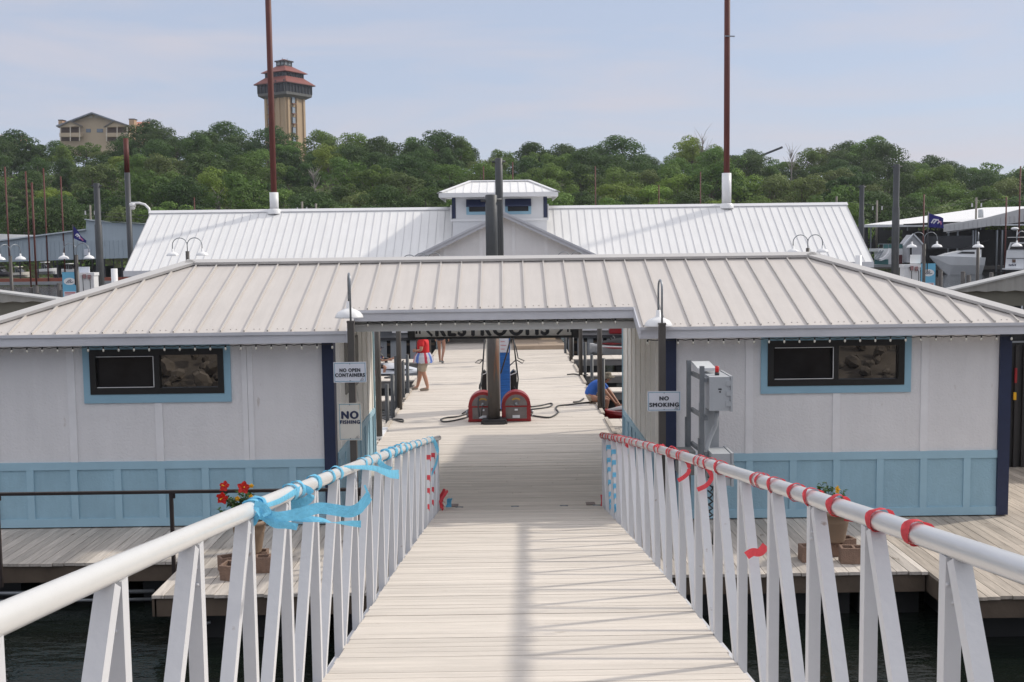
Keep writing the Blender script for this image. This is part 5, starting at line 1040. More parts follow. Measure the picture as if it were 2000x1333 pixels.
for ri_, (Yr, sp) in enumerate(rows):
    x = -(1000+70)/FPX*Yr + rg.uniform(0, 3)
    while x < (1000+80)/FPX*Yr:
        y = Yr+rg.uniform(-6, 6); px = px_of(x, y)
        wts = [3, 3, 2.2, 2.5, 2, 1.6, 1.5, .0, 2.6] if ri_ < 4 else [3, 4, .6, 1.5, .8, .7, 3.5, .0, 1.5]
        if ri_ == 0: wts[5] = 5
        if px < 540 and 3 <= ri_: wts[2] = .5
        i = rg.choices(range(9), [q_*(1.7 if px < 900 and n_ in (1, 5, 6) else .55 if px < 900 and n_ == 2 else 1) for n_, q_ in enumerate(wts)])[0]; sc_m = rg.uniform(.82, 1.16) if ri_ < 5 else rg.uniform(.72, 1.34)
        if ri_ >= 4 and 80 < px < 290: sc_m = min(sc_m, .95)*.9
        if ri_ >= 5 and abs(px-960) < 22: x += 2.5; continue
        placed.append((i, x, y, rg.uniform(0, 6.28), sc_m, ri_)); x += sp*rg.uniform(.8, 1.2)
for px, Y_, i, s_ in ((1352, 318, 7, 1.0), (1400, 316, 7, .86), (640, 290, 7, .8), (1030, 226, 7, .8), (420, 236, 7, .78)): placed.append((i, aY(px, 300, Y_).x, Y_, .4, s_, 4))
def near_mark(px): return min(marks, key=lambda m: abs(m[0]-px))
rank = ['', 'second ', 'third ', 'fourth ', 'fifth ', 'sixth ']
for (i, x, y, rz_, s_, ri_) in placed:
    rt, kind, col, h, rad = protos[i]; px = px_of(x, y); mk = near_mark(px)
    key = '%s %s on the %s in line with %s' % (cadj[col], {'oak_tree': 'oak', 'broadleaf_tree': 'bushy tree', 'cedar_tree': 'cedar', 'cottonwood_tree': 'tall loose tree'}[kind], rowname[ri_], mk[1]); used[key] = used.get(key, 0)+1
    lab = key
    if used[key] > 1: lab = rank[used[key]-1] + key
    if i not in firstuse: o = rt; firstuse[i] = 1; o.location = (0, 0, 0)
    else: o = copy_tree(rt)
    o.location = (x, y, ground_z(x, y)-.3); o.rotation_euler = (0, 0, rz_); o.scale = (s_*rg.uniform(1.02, 1.3), s_*rg.uniform(1.02, 1.3), s_*rg.uniform(.85, 1.12)); o['label'] = lab; o['group'] = 'trees covering the hillside'
# undergrowth between the trunks
rg = random.Random(77); mb = MB()
for k in range(60000):
    y = 190+165*rg.random()**1.0; x = rg.uniform(-.5, .5)*y; z = ground_z(x, y)+rg.uniform(0, 1)**1.3*4.8*(.6+.4*math.sin(x*.5)*math.sin(y*.4)); s = rg.uniform(.25, .5)
    n_ = Vector((rg.gauss(0, .6), rg.gauss(-.3, .6), 1)).normalized(); a = n_.orthogonal().normalized(); b_ = n_.cross(a); a2 = a*math.cos(k)+b_*math.sin(k); b2 = n_.cross(a2); p = Vector((x, y, z)); mb.add([p-a2*s, p+b2*s*.6, p+a2*s, p-b2*s*.6], [(0, 1, 2, 3)], rg.random())
struct(mb.build('undergrowth', leafmat('mid')), 'stuff')
# bare grey tree
rg = random.Random(5)
def bare_tree(px, Y_, base_dz, h, label):
    p = aY(px, 300, Y_); z0 = ground_z(p.x, Y_)+base_dz; t_ = thing('bare_tree', label, 'tree', (p.x, Y_, z0)); tk = MB(); br = MB()
    tk.tube([(p.x, Y_, z0), (p.x+.2, Y_, z0+h*.4), (p.x-.1, Y_, z0+h*.75)], [.22, .15, .06], 7)
    for k in range(26):
        a = rg.uniform(0, 6.28); z = z0+h*rg.uniform(.3, .72); L_ = h*rg.uniform(.15, .4); e = Vector((p.x+math.cos(a)*L_*.6, Y_+math.sin(a)*L_*.4, z+L_)); m_ = Vector((p.x, Y_, z)).lerp(e, .5)+Vector((rg.uniform(-.3, .3), 0, .2)); br.tube([(p.x, Y_, z), m_, e], [.07, .05, .02], 5)
    tk.build('trunk', mat('bleached_wood', (.30, .27, .25), .8), t_); br.build('branches', MATS['bleached_wood'], t_)
bare_tree(1545, 318, 0, 13, 'leafless grey tree on the right skyline beside the dark hilltop roof'); bare_tree(612, 262, 0, 8.2, 'leafless pale tree halfway up the slope below the tower'); bare_tree(424, 226, 1, 7, 'leafless branchy tree on the lower slope above the left end of the white roof'); bare_tree(1372, 312, 2, 13.5, 'leafless pale branches rising behind the tall loose tree left of the right red pole')
# ================================================================== PROPS ON THE BOARDWALK
def pxof(p): d = Vector(p)-EYE; z = d.dot(cF); return 1000+FPX*d.dot(cR)/z
dp = thing('fuel_dispenser', 'blue and white fuel dispenser with black nozzle holsters behind the thick piling', 'fuel pump', (-.2, 27, 0))
mb = MB(); mb.box(-.47, -.14, 27.0, 27.6, .05, 2.3); mb.box(-.46, .10, 27.02, 27.6, 2.18, 2.32); mb.build('cabinet', mat('off_white_cabinet', (.55, .54, .48), .5), dp)
mb = MB(); mb.box(-.14, .10, 26.99, 27.6, .05, 1.42); mb.box(.08, .105, 26.98, 27.6, 1.42, 2.2); mb.build('blue_panel', mat('water_blue_panel', (.02, .13, .42), .35, var=.45, scale=5, stretch=(.6, 1, 9)), dp)
mb = MB(); mb.box(-.14, .075, 26.99, 27.6, 1.425, 2.17); mb.build('price_panel', signw, dp)
mb = MB()
for k in range(7): mb.box(-.12, -.12+rnd(.05, .14), 26.982, 26.986, 1.5+k*.09, 1.512+k*.09)
mb.build('panel_print', mat('red_print', (.55, .12, .12), .6), dp)
for x0, x1 in ((-.60, -.47), (.105, .26)):
    mb = MB(); mb.prism([(x0, 27.05, .30), (x1, 27.05, .30), (x1, 27.05, .92), ((x0+x1)/2, 27.05, .98), (x0, 27.05, .90)], (0, .35, 0)); mb.build('holster', black, dp)
    mb = MB(); mb.prism([(x0, 27.03, .86), (x1, 27.03, .92), (x1, 27.03, .94), (x0, 27.03, .88)], (0, .37, 0)); mb.build('holster_edge', white, dp)
for pts in ([(947, 655), (944, 700), (942, 730), (937, 790), (939, 815), (943, 812), (945, 795)], [(1002, 655), (1007, 700), (1012, 740), (1010, 762), (1004, 756)], [(999, 655), (990, 690), (978, 730)]):
    mb = MB(); mb.tube([(aY(x, y, 26.6).x, 26.6 + (.0 if y < 780 else -1.55), aY(x, y, 26.6 if y < 780 else 25.05).z) for x, y in pts], .018, 8); mb.build('hose', rubber, dp)
mb = MB(); mb.tube([tuple(aY(x, y, 27.2)) for x, y in ((1000, 655), (1008, 680), (1012, 700), (1024, 705), (1020, 710), (1008, 703), (996, 714), (993, 722))], .014, 6); mb.build('nozzle_line', rubber, dp); mb = MB(); mb.tube([tuple(aY(x, y, 27.2)) for x, y in ((943, 703), (934, 704), (928, 709), (937, 710), (943, 703))], .013, 6); mb.build('nozzle_line', rubber, dp)
mb = MB(); mb.tube([tuple(aY(x, y, 27.1)) for x, y in ((1003, 744), (1008, 748), (1008, 755), (1003, 762))], .03, 8); mb.tube([tuple(aY(x, y, 27.1)) for x, y in ((941, 747), (938, 752), (937, 760))], .028, 8); mb.build('nozzle', black, dp)
def reel(px, label, s):
    Y_ = 25.34; a = aY(px-28.3, 823, Y_); c = aY(px+28.3, 823, Y_); x0, x1 = a.x, c.x; xm = (x0+x1)/2; r_ = (x1-x0)/2; t_ = thing('hose_reel', label, 'hose reel', (xm, Y_, 0), 'red hose reels at the foot of the piling')
    arch = [(xm+r_*math.cos(math.pi*k/20), Y_, .36+r_*math.sin(math.pi*k/20)) for k in range(21)]
    mb = MB(); mb.prism([(x0, Y_, .02)] + arch[::-1] + [(x1, Y_, .02)], (0, .4, 0)); mb.box(x0-.01, x1+.01, Y_-.012, Y_, .345, .365); mb.box(x0-.01, x1+.01, Y_-.01, Y_+.41, .012, .035); mb.build('housing', redp, t_)
    mb = MB(); rr = r_*.76; mb.prism([(xm+rr*math.cos(math.pi*k/16), Y_, .37+rr*math.sin(math.pi*k/16)) for k in range(17)], (0, -.006, 0)); mb.box(x0+.09, x1-.09, Y_-.005, Y_, .07, .33); mb.build('grey_plate', mat('worn_grey_plate', (.16, .14, .14), .5, var=.3, scale=6), t_)
    mb = MB(); mb.lathe((xm, Y_, .41), [(.0, .05), (.035, .05), (.035, 0)], 14, axis=Vector((0, -1, 0))); mb.box(xm-.075, xm+.075, Y_-.03, Y_, .375, .39); mb.build('hub', galv, t_)
    mb = MB(); mb.prism([(xm+q*math.cos(math.pi*(.25+.5*k/8)), Y_-.008, .41+q*math.sin(math.pi*(.25+.5*k/8))) for q, ks in ((.14, range(9)), (.105, range(8, -1, -1))) for k in ks], (0, -.003, 0)); mb.build('brand_arc', mat('worn_yellow_arc', (.45, .27, .05), .6), t_)
    mb = MB(); mb.box(xm-.085, xm+.08, Y_-.009, Y_-.006, .085, .15); mb.box(xm-.035, xm+.035, Y_-.018, Y_-.006, .255, .295); mb.build('data_plate', signw, t_)
    mb = MB(); mb.tube([(xm+s*r_, Y_+.12, .2), (xm+s*(r_+.06), Y_+.12, .2)], .045, 10); mb.tube([(xm+s*r_, Y_+.12, .12), (xm+s*(r_+.05), Y_+.12, .12)], .03, 10); mb.build('inlet', galv, t_)
reel(943.5, 'left red hose reel, half hidden by the piling', -1); reel(1008.5, 'right red hose reel with its round grey plate in full view', 1)
def floor_hose(pts, r_, label, z=.02, nm='hose', m=rubber):
    P_ = [aZ(x, y, z) for x, y in pts]; out_ = []
    for i in range(len(P_)-1):
        p0 = P_[max(i-1, 0)]; p1_ = P_[i]; p2 = P_[i+1]; p3 = P_[min(i+2, len(P_)-1)]
        for k in range(6):
            u = k/6; out_.append(.5*((2*p1_) + (p2-p0)*u + (2*p0-5*p1_+4*p2-p3)*u*u + (3*p1_-p0-3*p2+p3)*u**3))
    out_.append(P_[-1]); mb = MB(); mb.tube(out_, r_, 8); tag(mb.build(nm, m), label, nm.replace('_', ' '))
floor_hose([(915, 808), (893, 814), (872, 816), (861, 820), (868, 824), (890, 821), (914, 815)], .018, 'black hose looped on the boards left of the left reel')
floor_hose([(916, 800), (908, 805), (903, 808)], .016, 'short black hose end beside the left reel')
floor_hose([(1037, 795), (1058, 792), (1076, 788), (1078, 792), (1068, 796), (1037, 800)], .018, 'grey hose loop lying right of the right reel')
floor_hose([(1039, 812), (1060, 815), (1076, 815), (1090, 806), (1086, 799), (1090, 793), (1110, 791), (1140, 787), (1160, 786), (1172, 790), (1180, 797)], .019, 'long grey hose snaking from the right reel to the dock edge')
floor_hose([(1108, 732), (1122, 731), (1136, 733), (1148, 732)], .02, 'dark mooring rope lying across the right edge of the boardwalk', nm='mooring_rope')
floor_hose([(1120, 786), (1132, 784), (1140, 779)], .022, 'short black cable end beside the man in blue', nm='cable')
floor_hose([(746, 817), (758, 821), (772, 819), (786, 820), (787, 824), (780, 823), (770, 820)], .018, 'dark mooring line coiled on the left edge of the boardwalk', nm='mooring_rope')
floor_hose([(752, 738), (764, 737), (769, 733), (762, 736), (751, 738)], .022, 'dark mooring line looped on the left finger dock', nm='mooring_rope')
mb = MB()
for X_, s in ((-2.64, -1), (2.26, 1)):
    mb = MB(); y = 23.4
    while y < 42: mb.box(X_-.02*s, X_+.06*s, y, y+2.2, .003, .04, rnd(0, 1)); y += 2.9
    o = mb.build('edge_rail', mat('pale_edge_timber', (.45, .40, .34), .8, var=.2, scale=2)); tag(o, 'low pale timber kerb along the %s edge of the boardwalk' % ('left' if s < 0 else 'right'), 'kerb')
mb = MB(); mb.box(-2.72, -2.60, 23.2, 24.5, .004, .05); tag(mb.build('bumper', white), 'white bumper strip on the left corner of the boardwalk', 'bumper')

# electrical rack
er = thing('electrical_rack', 'grey electrical enclosures on a steel rack with a red beacon', 'electrical box', (2.6, 14.9, 0))
mb = MB()
for (x, y) in ((2.50, 15.3), (2.55, 14.55)):
    m2 = MB(); m2.box(x-.028, x+.028, y-.028, y+.028, 0, 2.40); m2.box(x-.05, x-.03, y-.02, y+.02, 0, 1.62 if y > 15 else 1.45); m2.build('post', galv, er)
for z in (2.22, 1.72, 1.25): m2 = MB(); m2.bar((2.545, 15.34, z), (2.60, 14.5, z), .04, .055); m2.build('cross_rail', galv, er)
mb = MB(); mb.box(2.63, 2.89, 14.42, 15.12, 1.83, 2.27); en = mb.build('cabinet', enc, er)
mb = MB(); mb.box(2.895, 2.922, 14.40, 15.14, 1.82, 2.28)
for z in (1.92, 2.06, 2.19): mb.box(2.84, 2.90, 14.405, 14.42, z-.035, z+.035)
mb.build('door', enc, en)
mb = MB(); mb.box(2.74, 2.78, 14.412, 14.42, 2.105, 2.12); mb.box(2.75, 2.77, 14.412, 14.42, 2.07, 2.085); mb.build('latch', black, en)
mb = MB(); mb.prism([(2.54, 14.8, 2.31), (2.54, 15.3, 2.35), (2.78, 15.3, 2.35), (2.78, 14.8, 2.31)], (0, 0, .035)); mb.build('lid', mat('pale_lid', (.6, .62, .63), .5), er)
mb = MB(); mb.tube([(2.76, 14.62, 2.27), (2.76, 14.62, 2.31)], .03, 14); be = mb.build('beacon', darkf, er); mb = MB(); mb.tube([(2.76, 14.62, 2.31), (2.76, 14.62, 2.39)], .026, 14); mb.build('lens', mat('red_beacon_lens', (.6, .01, .01), .2), be)
mb = MB(); mb.box(2.62, 2.66, 14.7, 15.2, 1.30, 1.83); mb.tube([(2.78, 14.7, 1.83), (2.76, 14.7, 1.6), (2.68, 14.7, 1.42), (2.62, 14.7, 1.2), (2.60, 14.7, .9)], .03, 10); mb.box(2.68, 2.86, 15.0, 15.1, 1.0, 1.83); mb.build('conduit', enc, er)
mb = MB(); mb.box(2.66, 2.90, 14.4, 14.9, .85, 1.27); e2 = mb.build('cabinet', enc, er); mb = MB(); mb.box(2.905, 2.935, 14.38, 14.92, .84, 1.28); mb.box(2.86, 2.9, 14.385, 14.4, .95, 1.0); mb.build('door', enc, e2)
mb = MB(); mb.lathe((2.96, 14.6, 1.05), [(.0, .03), (.035, .02), (.035, 0)], 12, axis=Vector((.6, -1, 0))); mb.build('meter', mat('brass_meter', (.35, .28, .2), .4), er)
mb = MB(); mb.box(2.30, 2.52, 14.85, 15.2, .9, 1.22); mb.tube([(2.30, 15, 1.12), (2.14, 15, 1.13)], .045, 10); mb.build('junction_box', mat('shaded_grey_box', (.22, .23, .23), .5), er)
mb = MB()
for k in range(7): mb.tube([(2.62+.012*k, 14.52, .4+k*.09), (2.68, 14.46, .45+k*.09), (2.62, 14.5, .5+k*.09)], .012, 6)
mb.tube([(2.7, 14.5, .9), (2.72, 14.45, .5), (2.7, 14.5, .05)], .025, 8); mb.build('cable_bundle', rubber, er)

# ================================================================== FLOWER POTS ON CINDER BLOCKS
def leaf(mb, p, d, up, L_, W_):
    d = d.normalized(); s = d.cross(up).normalized(); t_ = p+d*L_; m_ = p+d*L_*.45
    mb.add([p, m_+s*W_+up*.008, t_-up*.01, m_-s*W_+up*.008], [(0, 1, 2), (0, 2, 3)], random.random())
def hibiscus(c, n, m, par, r_):
    c = Vector(c); n = Vector(n).normalized(); a = n.orthogonal().normalized(); b_ = n.cross(a); mb = MB()
    for k in range(5):
        t0 = 2*math.pi*k/5; pts = [c]
        for j in range(7):
            u = j/6; an = t0+(u-.5)*1.35; rr = r_*(1-.35*abs(u-.5)*2) ; pts.append(c + (a*math.cos(an)+b_*math.sin(an))*rr + n*(r_*.35+.012*math.sin(j*2.5+k)))
        mid = [c + (q-c)*.5 + n*.012 for q in pts[1:]]; nn = len(mid); v = [c]+mid+pts[1:]; f = [(0, 1+j, 2+j) for j in range(nn-1)] + [(1+j, 1+nn+j, 2+nn+j, 2+j) for j in range(nn-1)]; mb.add(v, f, random.random(), True)
    o = mb.build('flower', m, par); mb = MB(); mb.tube([c, c+n*r_*1.0], [.004, .006], 6); mb.ball(c+n*r_*1.02, .009, n=6); mb.build('stamen', pety, o)
def potted(x, y, z0, rt, h, label, flowers, leaves, hl, wl, off=(0, 0)):
    t_ = thing('flower_pot', label, 'potted plant', (x, y, z0)); mb = MB()
    mb.lathe((x, y, z0), [(.001, 0), (rt*.62, 0), (rt*.66, .02), (rt*.84, h*.62), (rt*.86, h*.63), (rt*.86, h*.66), (rt*.88, h*.68), (rt*.90, h*.86), (rt, h*.87), (rt*1.03, h*.93), (rt*1.02, h), (rt*.93, h), (rt*.9, h*.88)], 32); mb.build('pot', terra, t_)
    mb = MB(); mb.lathe((x, y, z0+h*.88), [(0, .01), (rt*.5, .015), (rt*.92, 0)], 20); mb.build('soil', mat('potting_soil', (.04, .03, .02), .95), t_)
    st = MB(); lf = MB()
    for k in range(leaves//14):
        a = rnd(0, 6.28); e = Vector((x+off[0]+rnd(-wl, wl), y+rnd(-.13, .13), z0+h+rnd(.25, 1)*hl)); b0 = Vector((x+rnd(-.05, .05), y+rnd(-.05, .05), z0+h*.85)); m_ = b0.lerp(e, .5)+Vector((rnd(-.03, .03), 0, .04)); st.tube([b0, m_, e], [.007, .005, .003], 5)
        for j in range(14):
            u = rnd(.3, 1.02); p = b0.lerp(m_, u*2) if u < .5 else m_.lerp(e, (u-.5)*2); leaf(lf, p, Vector((rnd(-1, 1), rnd(-1, 1), rnd(-.3, .7))), Vector((rnd(-.3, .3), rnd(-.3, .3), 1)), rnd(.04, .085), rnd(.012, .024))
    st.build('stems', mat('plant_stem', (.12, .1, .04), .8), t_); lf.build('leaves', leafm, t_)
    for (px, py, m, r_, n) in flowers: q = aY(px, py, y-.12); hibiscus(q, n, m, t_, r_)
def cinder(x, y, z0, lx, ly, h, rz_, label, tilt=0):
    t_ = thing('cinder_block', label, 'cinder block', (0, 0, 0), 'cinder blocks under the flower pots'); mb = MB(); w_ = .032
    mb.box(-lx/2, lx/2, -ly/2, -ly/2+w_, 0, h); mb.box(-lx/2, lx/2, ly/2-w_, ly/2, 0, h); mb.box(-lx/2, -lx/2+w_, -ly/2+w_, ly/2-w_, 0, h); mb.box(lx/2-w_, lx/2, -ly/2+w_, ly/2-w_, 0, h)
    if lx > .25: mb.box(-w_/2, w_/2, -ly/2+w_, ly/2-w_, 0, h)
    o = mb.build('block', block, t_); bv = o.modifiers.new('b', 'BEVEL'); bv.width = .006; bv.segments = 2; bv.limit_method = 'ANGLE'
    t_.location = (x, y, z0); t_.rotation_euler = (tilt, 0, rz_)
pL = aY(490, 1077, 13.95)
cinder(pL.x-.25, 13.75, 0, .2, .2, .19, .5, 'brown hollow block left of the red flower pot, farther of two'); cinder(pL.x-.13, 13.42, 0, .18, .2, .2, -.3, 'brown block nearest the deck edge by the red flower pot', .12)
cinder(pL.x+.20, 13.72, 0, .2, .2, .195, .06, 'brown hollow block right of the red flower pot'); cinder(pL.x+.02, 13.98, 0, .38, .19, .19, .1, 'brown block under the red flower pot')
potted(pL.x, 13.9, .195, .225, .42, 'tan pot with red hibiscus standing on cinder blocks on the left deck', [(440, 951, petr, .075, (-.3, -1, .5)), (436, 972, petr, .085, (-.2, -1, -.1)), (475, 953, petr, .085, (.4, -1, .3)), (464, 974, pety, .035, (0, -1, .2)), (491, 950, pety, .032, (.2, -1, .6)), (490, 970, pety, .032, (.3, -1, 0))], 560, .38, .22, (-.14, 0))
pR = aY(1628, 1065, 14.05)
cinder(pR.x-.38, 13.85, 0, .2, .2, .2, .03, 'brown hollow block left of the yellow flower pot'); cinder(pR.x+.16, 13.75, 0, .33, .2, .2, -.12, 'brown hollow block in front of the yellow flower pot'); cinder(pR.x+.2, 14.2, 0, .2, .2, .2, .2, 'light brown block just behind the yellow flower pot')
cinder(pR.x-.03, 14.1, 0, .2, .2, .195, .0, 'brown block hidden under the yellow flower pot')
potted(pR.x, 14.05, .2, .215, .40, 'tan pot with one yellow hibiscus standing on cinder blocks on the right deck', [(1633, 957, pety, .055, (.8, -1, .2))], 230, .36, .20, (-.08, 0))

# ================================================================== CREPE STREAMERS ON THE HANDRAILS
def rail_pt(s, Y): return Vector((g_x(Y)+s*1.245, Y, g_zr(Y)))
def rail_Y(px, s):
    lo, hi = 1.5, 16.9
    for _ in range(50):
        m_ = (lo+hi)/2; v = pxof(rail_pt(s, m_))
        if (v > px) == (s > 0): lo = m_
        else: hi = m_
    return (lo+hi)/2
def ribbon(mb, pts, wdir, w_):
    k = len(pts); pts = [Vector(p) for p in pts]; wd = wdir if isinstance(wdir, list) else [Vector(wdir)]*k; ws = w_ if isinstance(w_, list) else [w_]*k; v = []; pa = None
    for i, p in enumerate(pts):
        T = (pts[min(i+1, k-1)]-pts[max(i-1, 0)])
        if T.length < 1e-6: T = Vector((0, 1, 0))
        T.normalize(); a = (wd[i]-T*wd[i].dot(T)); a = a.normalized() if a.length > 1e-3 else T.orthogonal().normalized()
        if pa is not None and a.dot(pa) < 0: a = -a
        pa = a; n = T.cross(a)*(1+.5*math.sin(i*2.3))
        for c, e in ((-1, .03*math.sin(i*1.1)), (-.35, .06), (.35, -.05*math.cos(i*.8)), (1, 0)): v.append(p + a*(c*ws[i]/2) + n*(e*ws[i]))
    mb.add(v, [(i*4+j, i*4+j+1, (i+1)*4+j+1, (i+1)*4+j) for i in range(k-1) for j in range(3)], .5, True)
def spiral(mb, s, wraps, a0, r0=.0425):
    # one continuous strip: turns round the pipe at each wrap, then runs along it to the next
    pts = []; wd = []; ws = []; a = a0
    for (Y0, turns, pitch, w_, puff) in wraps:
        n = max(10, int(22*turns)); pitch += rnd(-.03, .06); w_ *= rnd(.75, 1.25); Y0 += rnd(-.02, .02)
        for i in range(n+1):
            Y = min(Y0+pitch*turns*i/n, 16.85); an = a+2*math.pi*turns*i/n; T = (rail_pt(s, Y+.05)-rail_pt(s, Y-.05)).normalized(); X = Vector((1, 0, 0)); Zv = X.cross(T)
            rr = r0+puff*max(0, math.sin(an))*(.6+.4*math.sin(3*an+Y*9)); pts.append(rail_pt(s, Y)+(X*math.cos(an)+Zv*math.sin(an))*rr); wd.append(T+X*.12*math.sin(i*.9)); ws.append(w_*(1+.1*math.sin(i*1.3)))
        a += 2*math.pi*turns
    # slide pieces between wraps get extra points
    ribbon(mb, pts, wd, ws)
def smooth(P_, n=8):
    out_ = []
    for i in range(len(P_)-1):
        p0 = P_[max(i-1, 0)]; p1_ = P_[i]; p2 = P_[i+1]; p3 = P_[min(i+2, len(P_)-1)]
        for k in range(n): u = k/n; out_.append(.5*((2*p1_) + (p2-p0)*u + (2*p0-5*p1_+4*p2-p3)*u*u + (3*p1_-p0-3*p2+p3)*u**3))
    return out_+[P_[-1]]
def tail(mb, pix, Y0, Y1, w0, w1, twist=0.4, t0=0.):
    n = len(pix); P_ = smooth([aY(x, y, Y0+(Y1-Y0)*i/(n-1)) for i, (x, y) in enumerate(pix)]); k = len(P_); wd = [Vector((0, math.sin(t0+twist*i/k*6), math.cos(t0+twist*i/k*6))) for i in range(k)]
    ribbon(mb, P_, wd, [w0+(w1-w0)*i/(k-1) for i in range(k)])
bs = MB(); Yk = rail_Y(488, -1)
wl_ = [(Yk-.03, 2.0, .05, .055, .006), (Yk+.07, 1.0, .07, .045, .012)] + [(rail_Y(px, -1), tr, .07, w_, pf) for px, tr, w_, pf in ((560, 1, .055, .012), (576, 1, .05, .01), (610, 1, .055, .006), (640, 1, .05, .006), (655, 1, .045, .01), (705, 1, .055, .01), (716, 1, .05, .01), (733, 1, .05, .006), (752, 1, .08, .008), (764, 1, .10, .012), (776, 1, .12, .022), (786, 1, .12, .018), (796, 1, .08, .006), (806, 1, .07, .003), (816, 1, .07, .004), (828, 1, .07, .004), (838, 1, .07, .004))]
spiral(bs, -1, [(a, b_, c, d*1.3, e*.8) for a, b_, c, d, e in wl_], 3.6)
Y0 = Yk-.02
tail(bs, [(497, 1003), (520, 1007), (548, 1010), (590, 1002), (622, 993), (652, 996), (682, 1000), (702, 992), (722, 968)], Y0, Y0-.12, .045, .05, .06)
tail(bs, [(540, 1008), (590, 1013), (628, 1016), (648, 1021), (672, 1022), (705, 1024)], Y0+.02, Y0+.02, .03, .035, .5)
tail(bs, [(503, 998), (520, 1012), (538, 1024), (560, 1026), (581, 1030)], Y0-.03, Y0-.05, .04, .028, .08)
tail(bs, [(497, 985), (510, 990), (520, 1000), (523, 1008)], Y0-.03, Y0-.04, .03, .05, .1); tail(bs, [(476, 1008), (484, 1022), (496, 1018), (504, 1004)], Y0-.02, Y0-.03, .045, .03, .05); tail(bs, [(500, 990), (505, 1002), (508, 1010)], Y0-.05, Y0-.05, .025, .02, .3)
Y1 = rail_Y(585, -1); tail(bs, [(520, 988), (548, 978), (575, 962), (590, 955)], Yk+.1, Y1-.04, .02, .04, .1); tail(bs, [(590, 952), (606, 960), (607, 970), (596, 980), (575, 985), (550, 986)], Y1-.04, Y1-.08, .035, .055, .04)
Y2 = rail_Y(728, -1); tail(bs, [(672, 912), (700, 913), (730, 915), (748, 921), (762, 926), (779, 927)], rail_Y(668, -1)-.02, Y2-.06, .015, .075, .03); tail(bs, [(738, 900), (742, 905), (752, 912), (765, 916)], Y2, Y2-.1, .06, .03, .15); tail(bs, [(712, 948), (717, 960), (722, 970)], Y0-.12, Y0-.13, .01, .012, 0)
Y3 = rail_Y(842, -1); tail(bs, [(842, 854), (850, 866), (855, 885), (852, 905), (842, 930), (837, 952)], Y3, Y3-.15, .05, .05, .15)
tag(bs.build('crepe_streamer', strb), 'light blue crepe streamer wound along the left handrail with fluttering tails', 'streamer')
rs_ = MB()
wr_ = [(rail_Y(px, 1)-.03, 1.0, .055, w_, pf*.5) for px, w_, pf in ((1790, .036, .012), (1722, .034, .016), (1635, .032, .020), (1586, .03, .025), (1557, .03, .008), (1517, .03, .022), (1490, .026, .012), (1479, .026, .006), (1409, .028, .02), (1386, .026, .03), (1373, .026, .012), (1366, .026, .008), (1337, .026, .02), (1331, .024, .01), (1316, .024, .01), (1310, .03, .03), (1292, .026, .006), (1286, .028, .012), (1272, .028, .006), (1263, .03, .02), (1249, .03, .01), (1241, .03, .006), (1236, .03, .006), (1227, .05, .02), (1219, .055, .014), (1212, .045, .008), (1205, .06, .02), (1200, .05, .01), (1193, .05, .01), (1188, .06, .016), (1182, .05, .01), (1177, .06, .02))]
spiral(rs_, 1, [(a, b_, c, d*1.75, e) for a, b_, c, d, e in wr_], -.7)
def rt_tail(pix, px, d=.06, w0=.03, w1=.032, tw=.05): Yt = rail_Y(px, 1); tail(rs_, pix, Yt-d, Yt-d-.02, w0, w1, tw)
rt_tail([(1338, 897), (1345, 908), (1345, 922), (1336, 932), (1324, 939)], 1340); rt_tail([(1368, 905), (1382, 916), (1390, 932), (1380, 948), (1362, 957)], 1372); rt_tail([(1236, 862), (1229, 872), (1222, 868)], 1230, .04, .05, .04)
rt_tail([(1458, 1086), (1470, 1079), (1484, 1079), (1496, 1066)], 1440, .62, .045, .045, .02); rt_tail([(1282, 868), (1290, 880), (1296, 868)], 1288, .04, .03, .03)
tag(rs_.build('crepe_streamer', strr), 'red crepe streamer spiralled along the right handrail with loose ends', 'streamer')
def bands(s, idx, fr, m, label):
    mb = MB()
    for i in idx:
        Y = (PYL if s < 0 else PYR)[i]; top = Vector((g_x(Y)+s*1.245, Y-.055, g_zr(Y)-.03)); Yb_ = Y-.74; bot = Vector((g_x(Yb_)+s*1.245, Yb_+.03, g_zd(Yb_)-.07)); d = (top-bot)
        for f_ in fr: f_ = f_+rnd(-.03, .03); mb.bar(bot+d*f_, bot+d*(f_+.055), .070, .062)
    if label: tag(mb.build('paper_bands', m), label, 'streamer')
    return mb
bands(-1, (-2, -3), (.22, .38, .58, .78), strr, 'red paper bands around the last braces of the left railing'); bands(1, (-2, -3), (.12, .2, .3, .42, .56, .72, .84), strb, 'blue paper bands around the last braces of the right railing')
mb = MB(); q = g_x(16.6)-1.2; c = Vector((q, 16.5, .22))
for k in range(7): ribbon(mb, [c+Vector((rnd(-.04, .05), rnd(-.2, .2), rnd(-.22, -.05))), c+Vector((rnd(-.03, .06), rnd(-.1, .1), rnd(0, .1))), c+Vector((rnd(.0, .1), rnd(-.1, .2), rnd(.05, .16)))], Vector((rnd(-1, 1), 1, rnd(-.5, .5))), .06)
tag(mb.build('paper_bow', strr), 'crumpled red paper bow at the foot of the left railing', 'streamer')
mb = MB(); c = Vector((g_x(16.9)-1.13, 16.86, .10))
for k in range(4): ribbon(mb, [c+Vector((rnd(-.03, .05), 0, -.06)), c+Vector((rnd(-.02, .06), .02, .02)), c+Vector((rnd(0, .07), 0, .07))], Vector((1, 1, 0)), .06)
tag(mb.build('paper_bow', strb), 'small crumpled blue paper at the foot of the left railing', 'streamer')
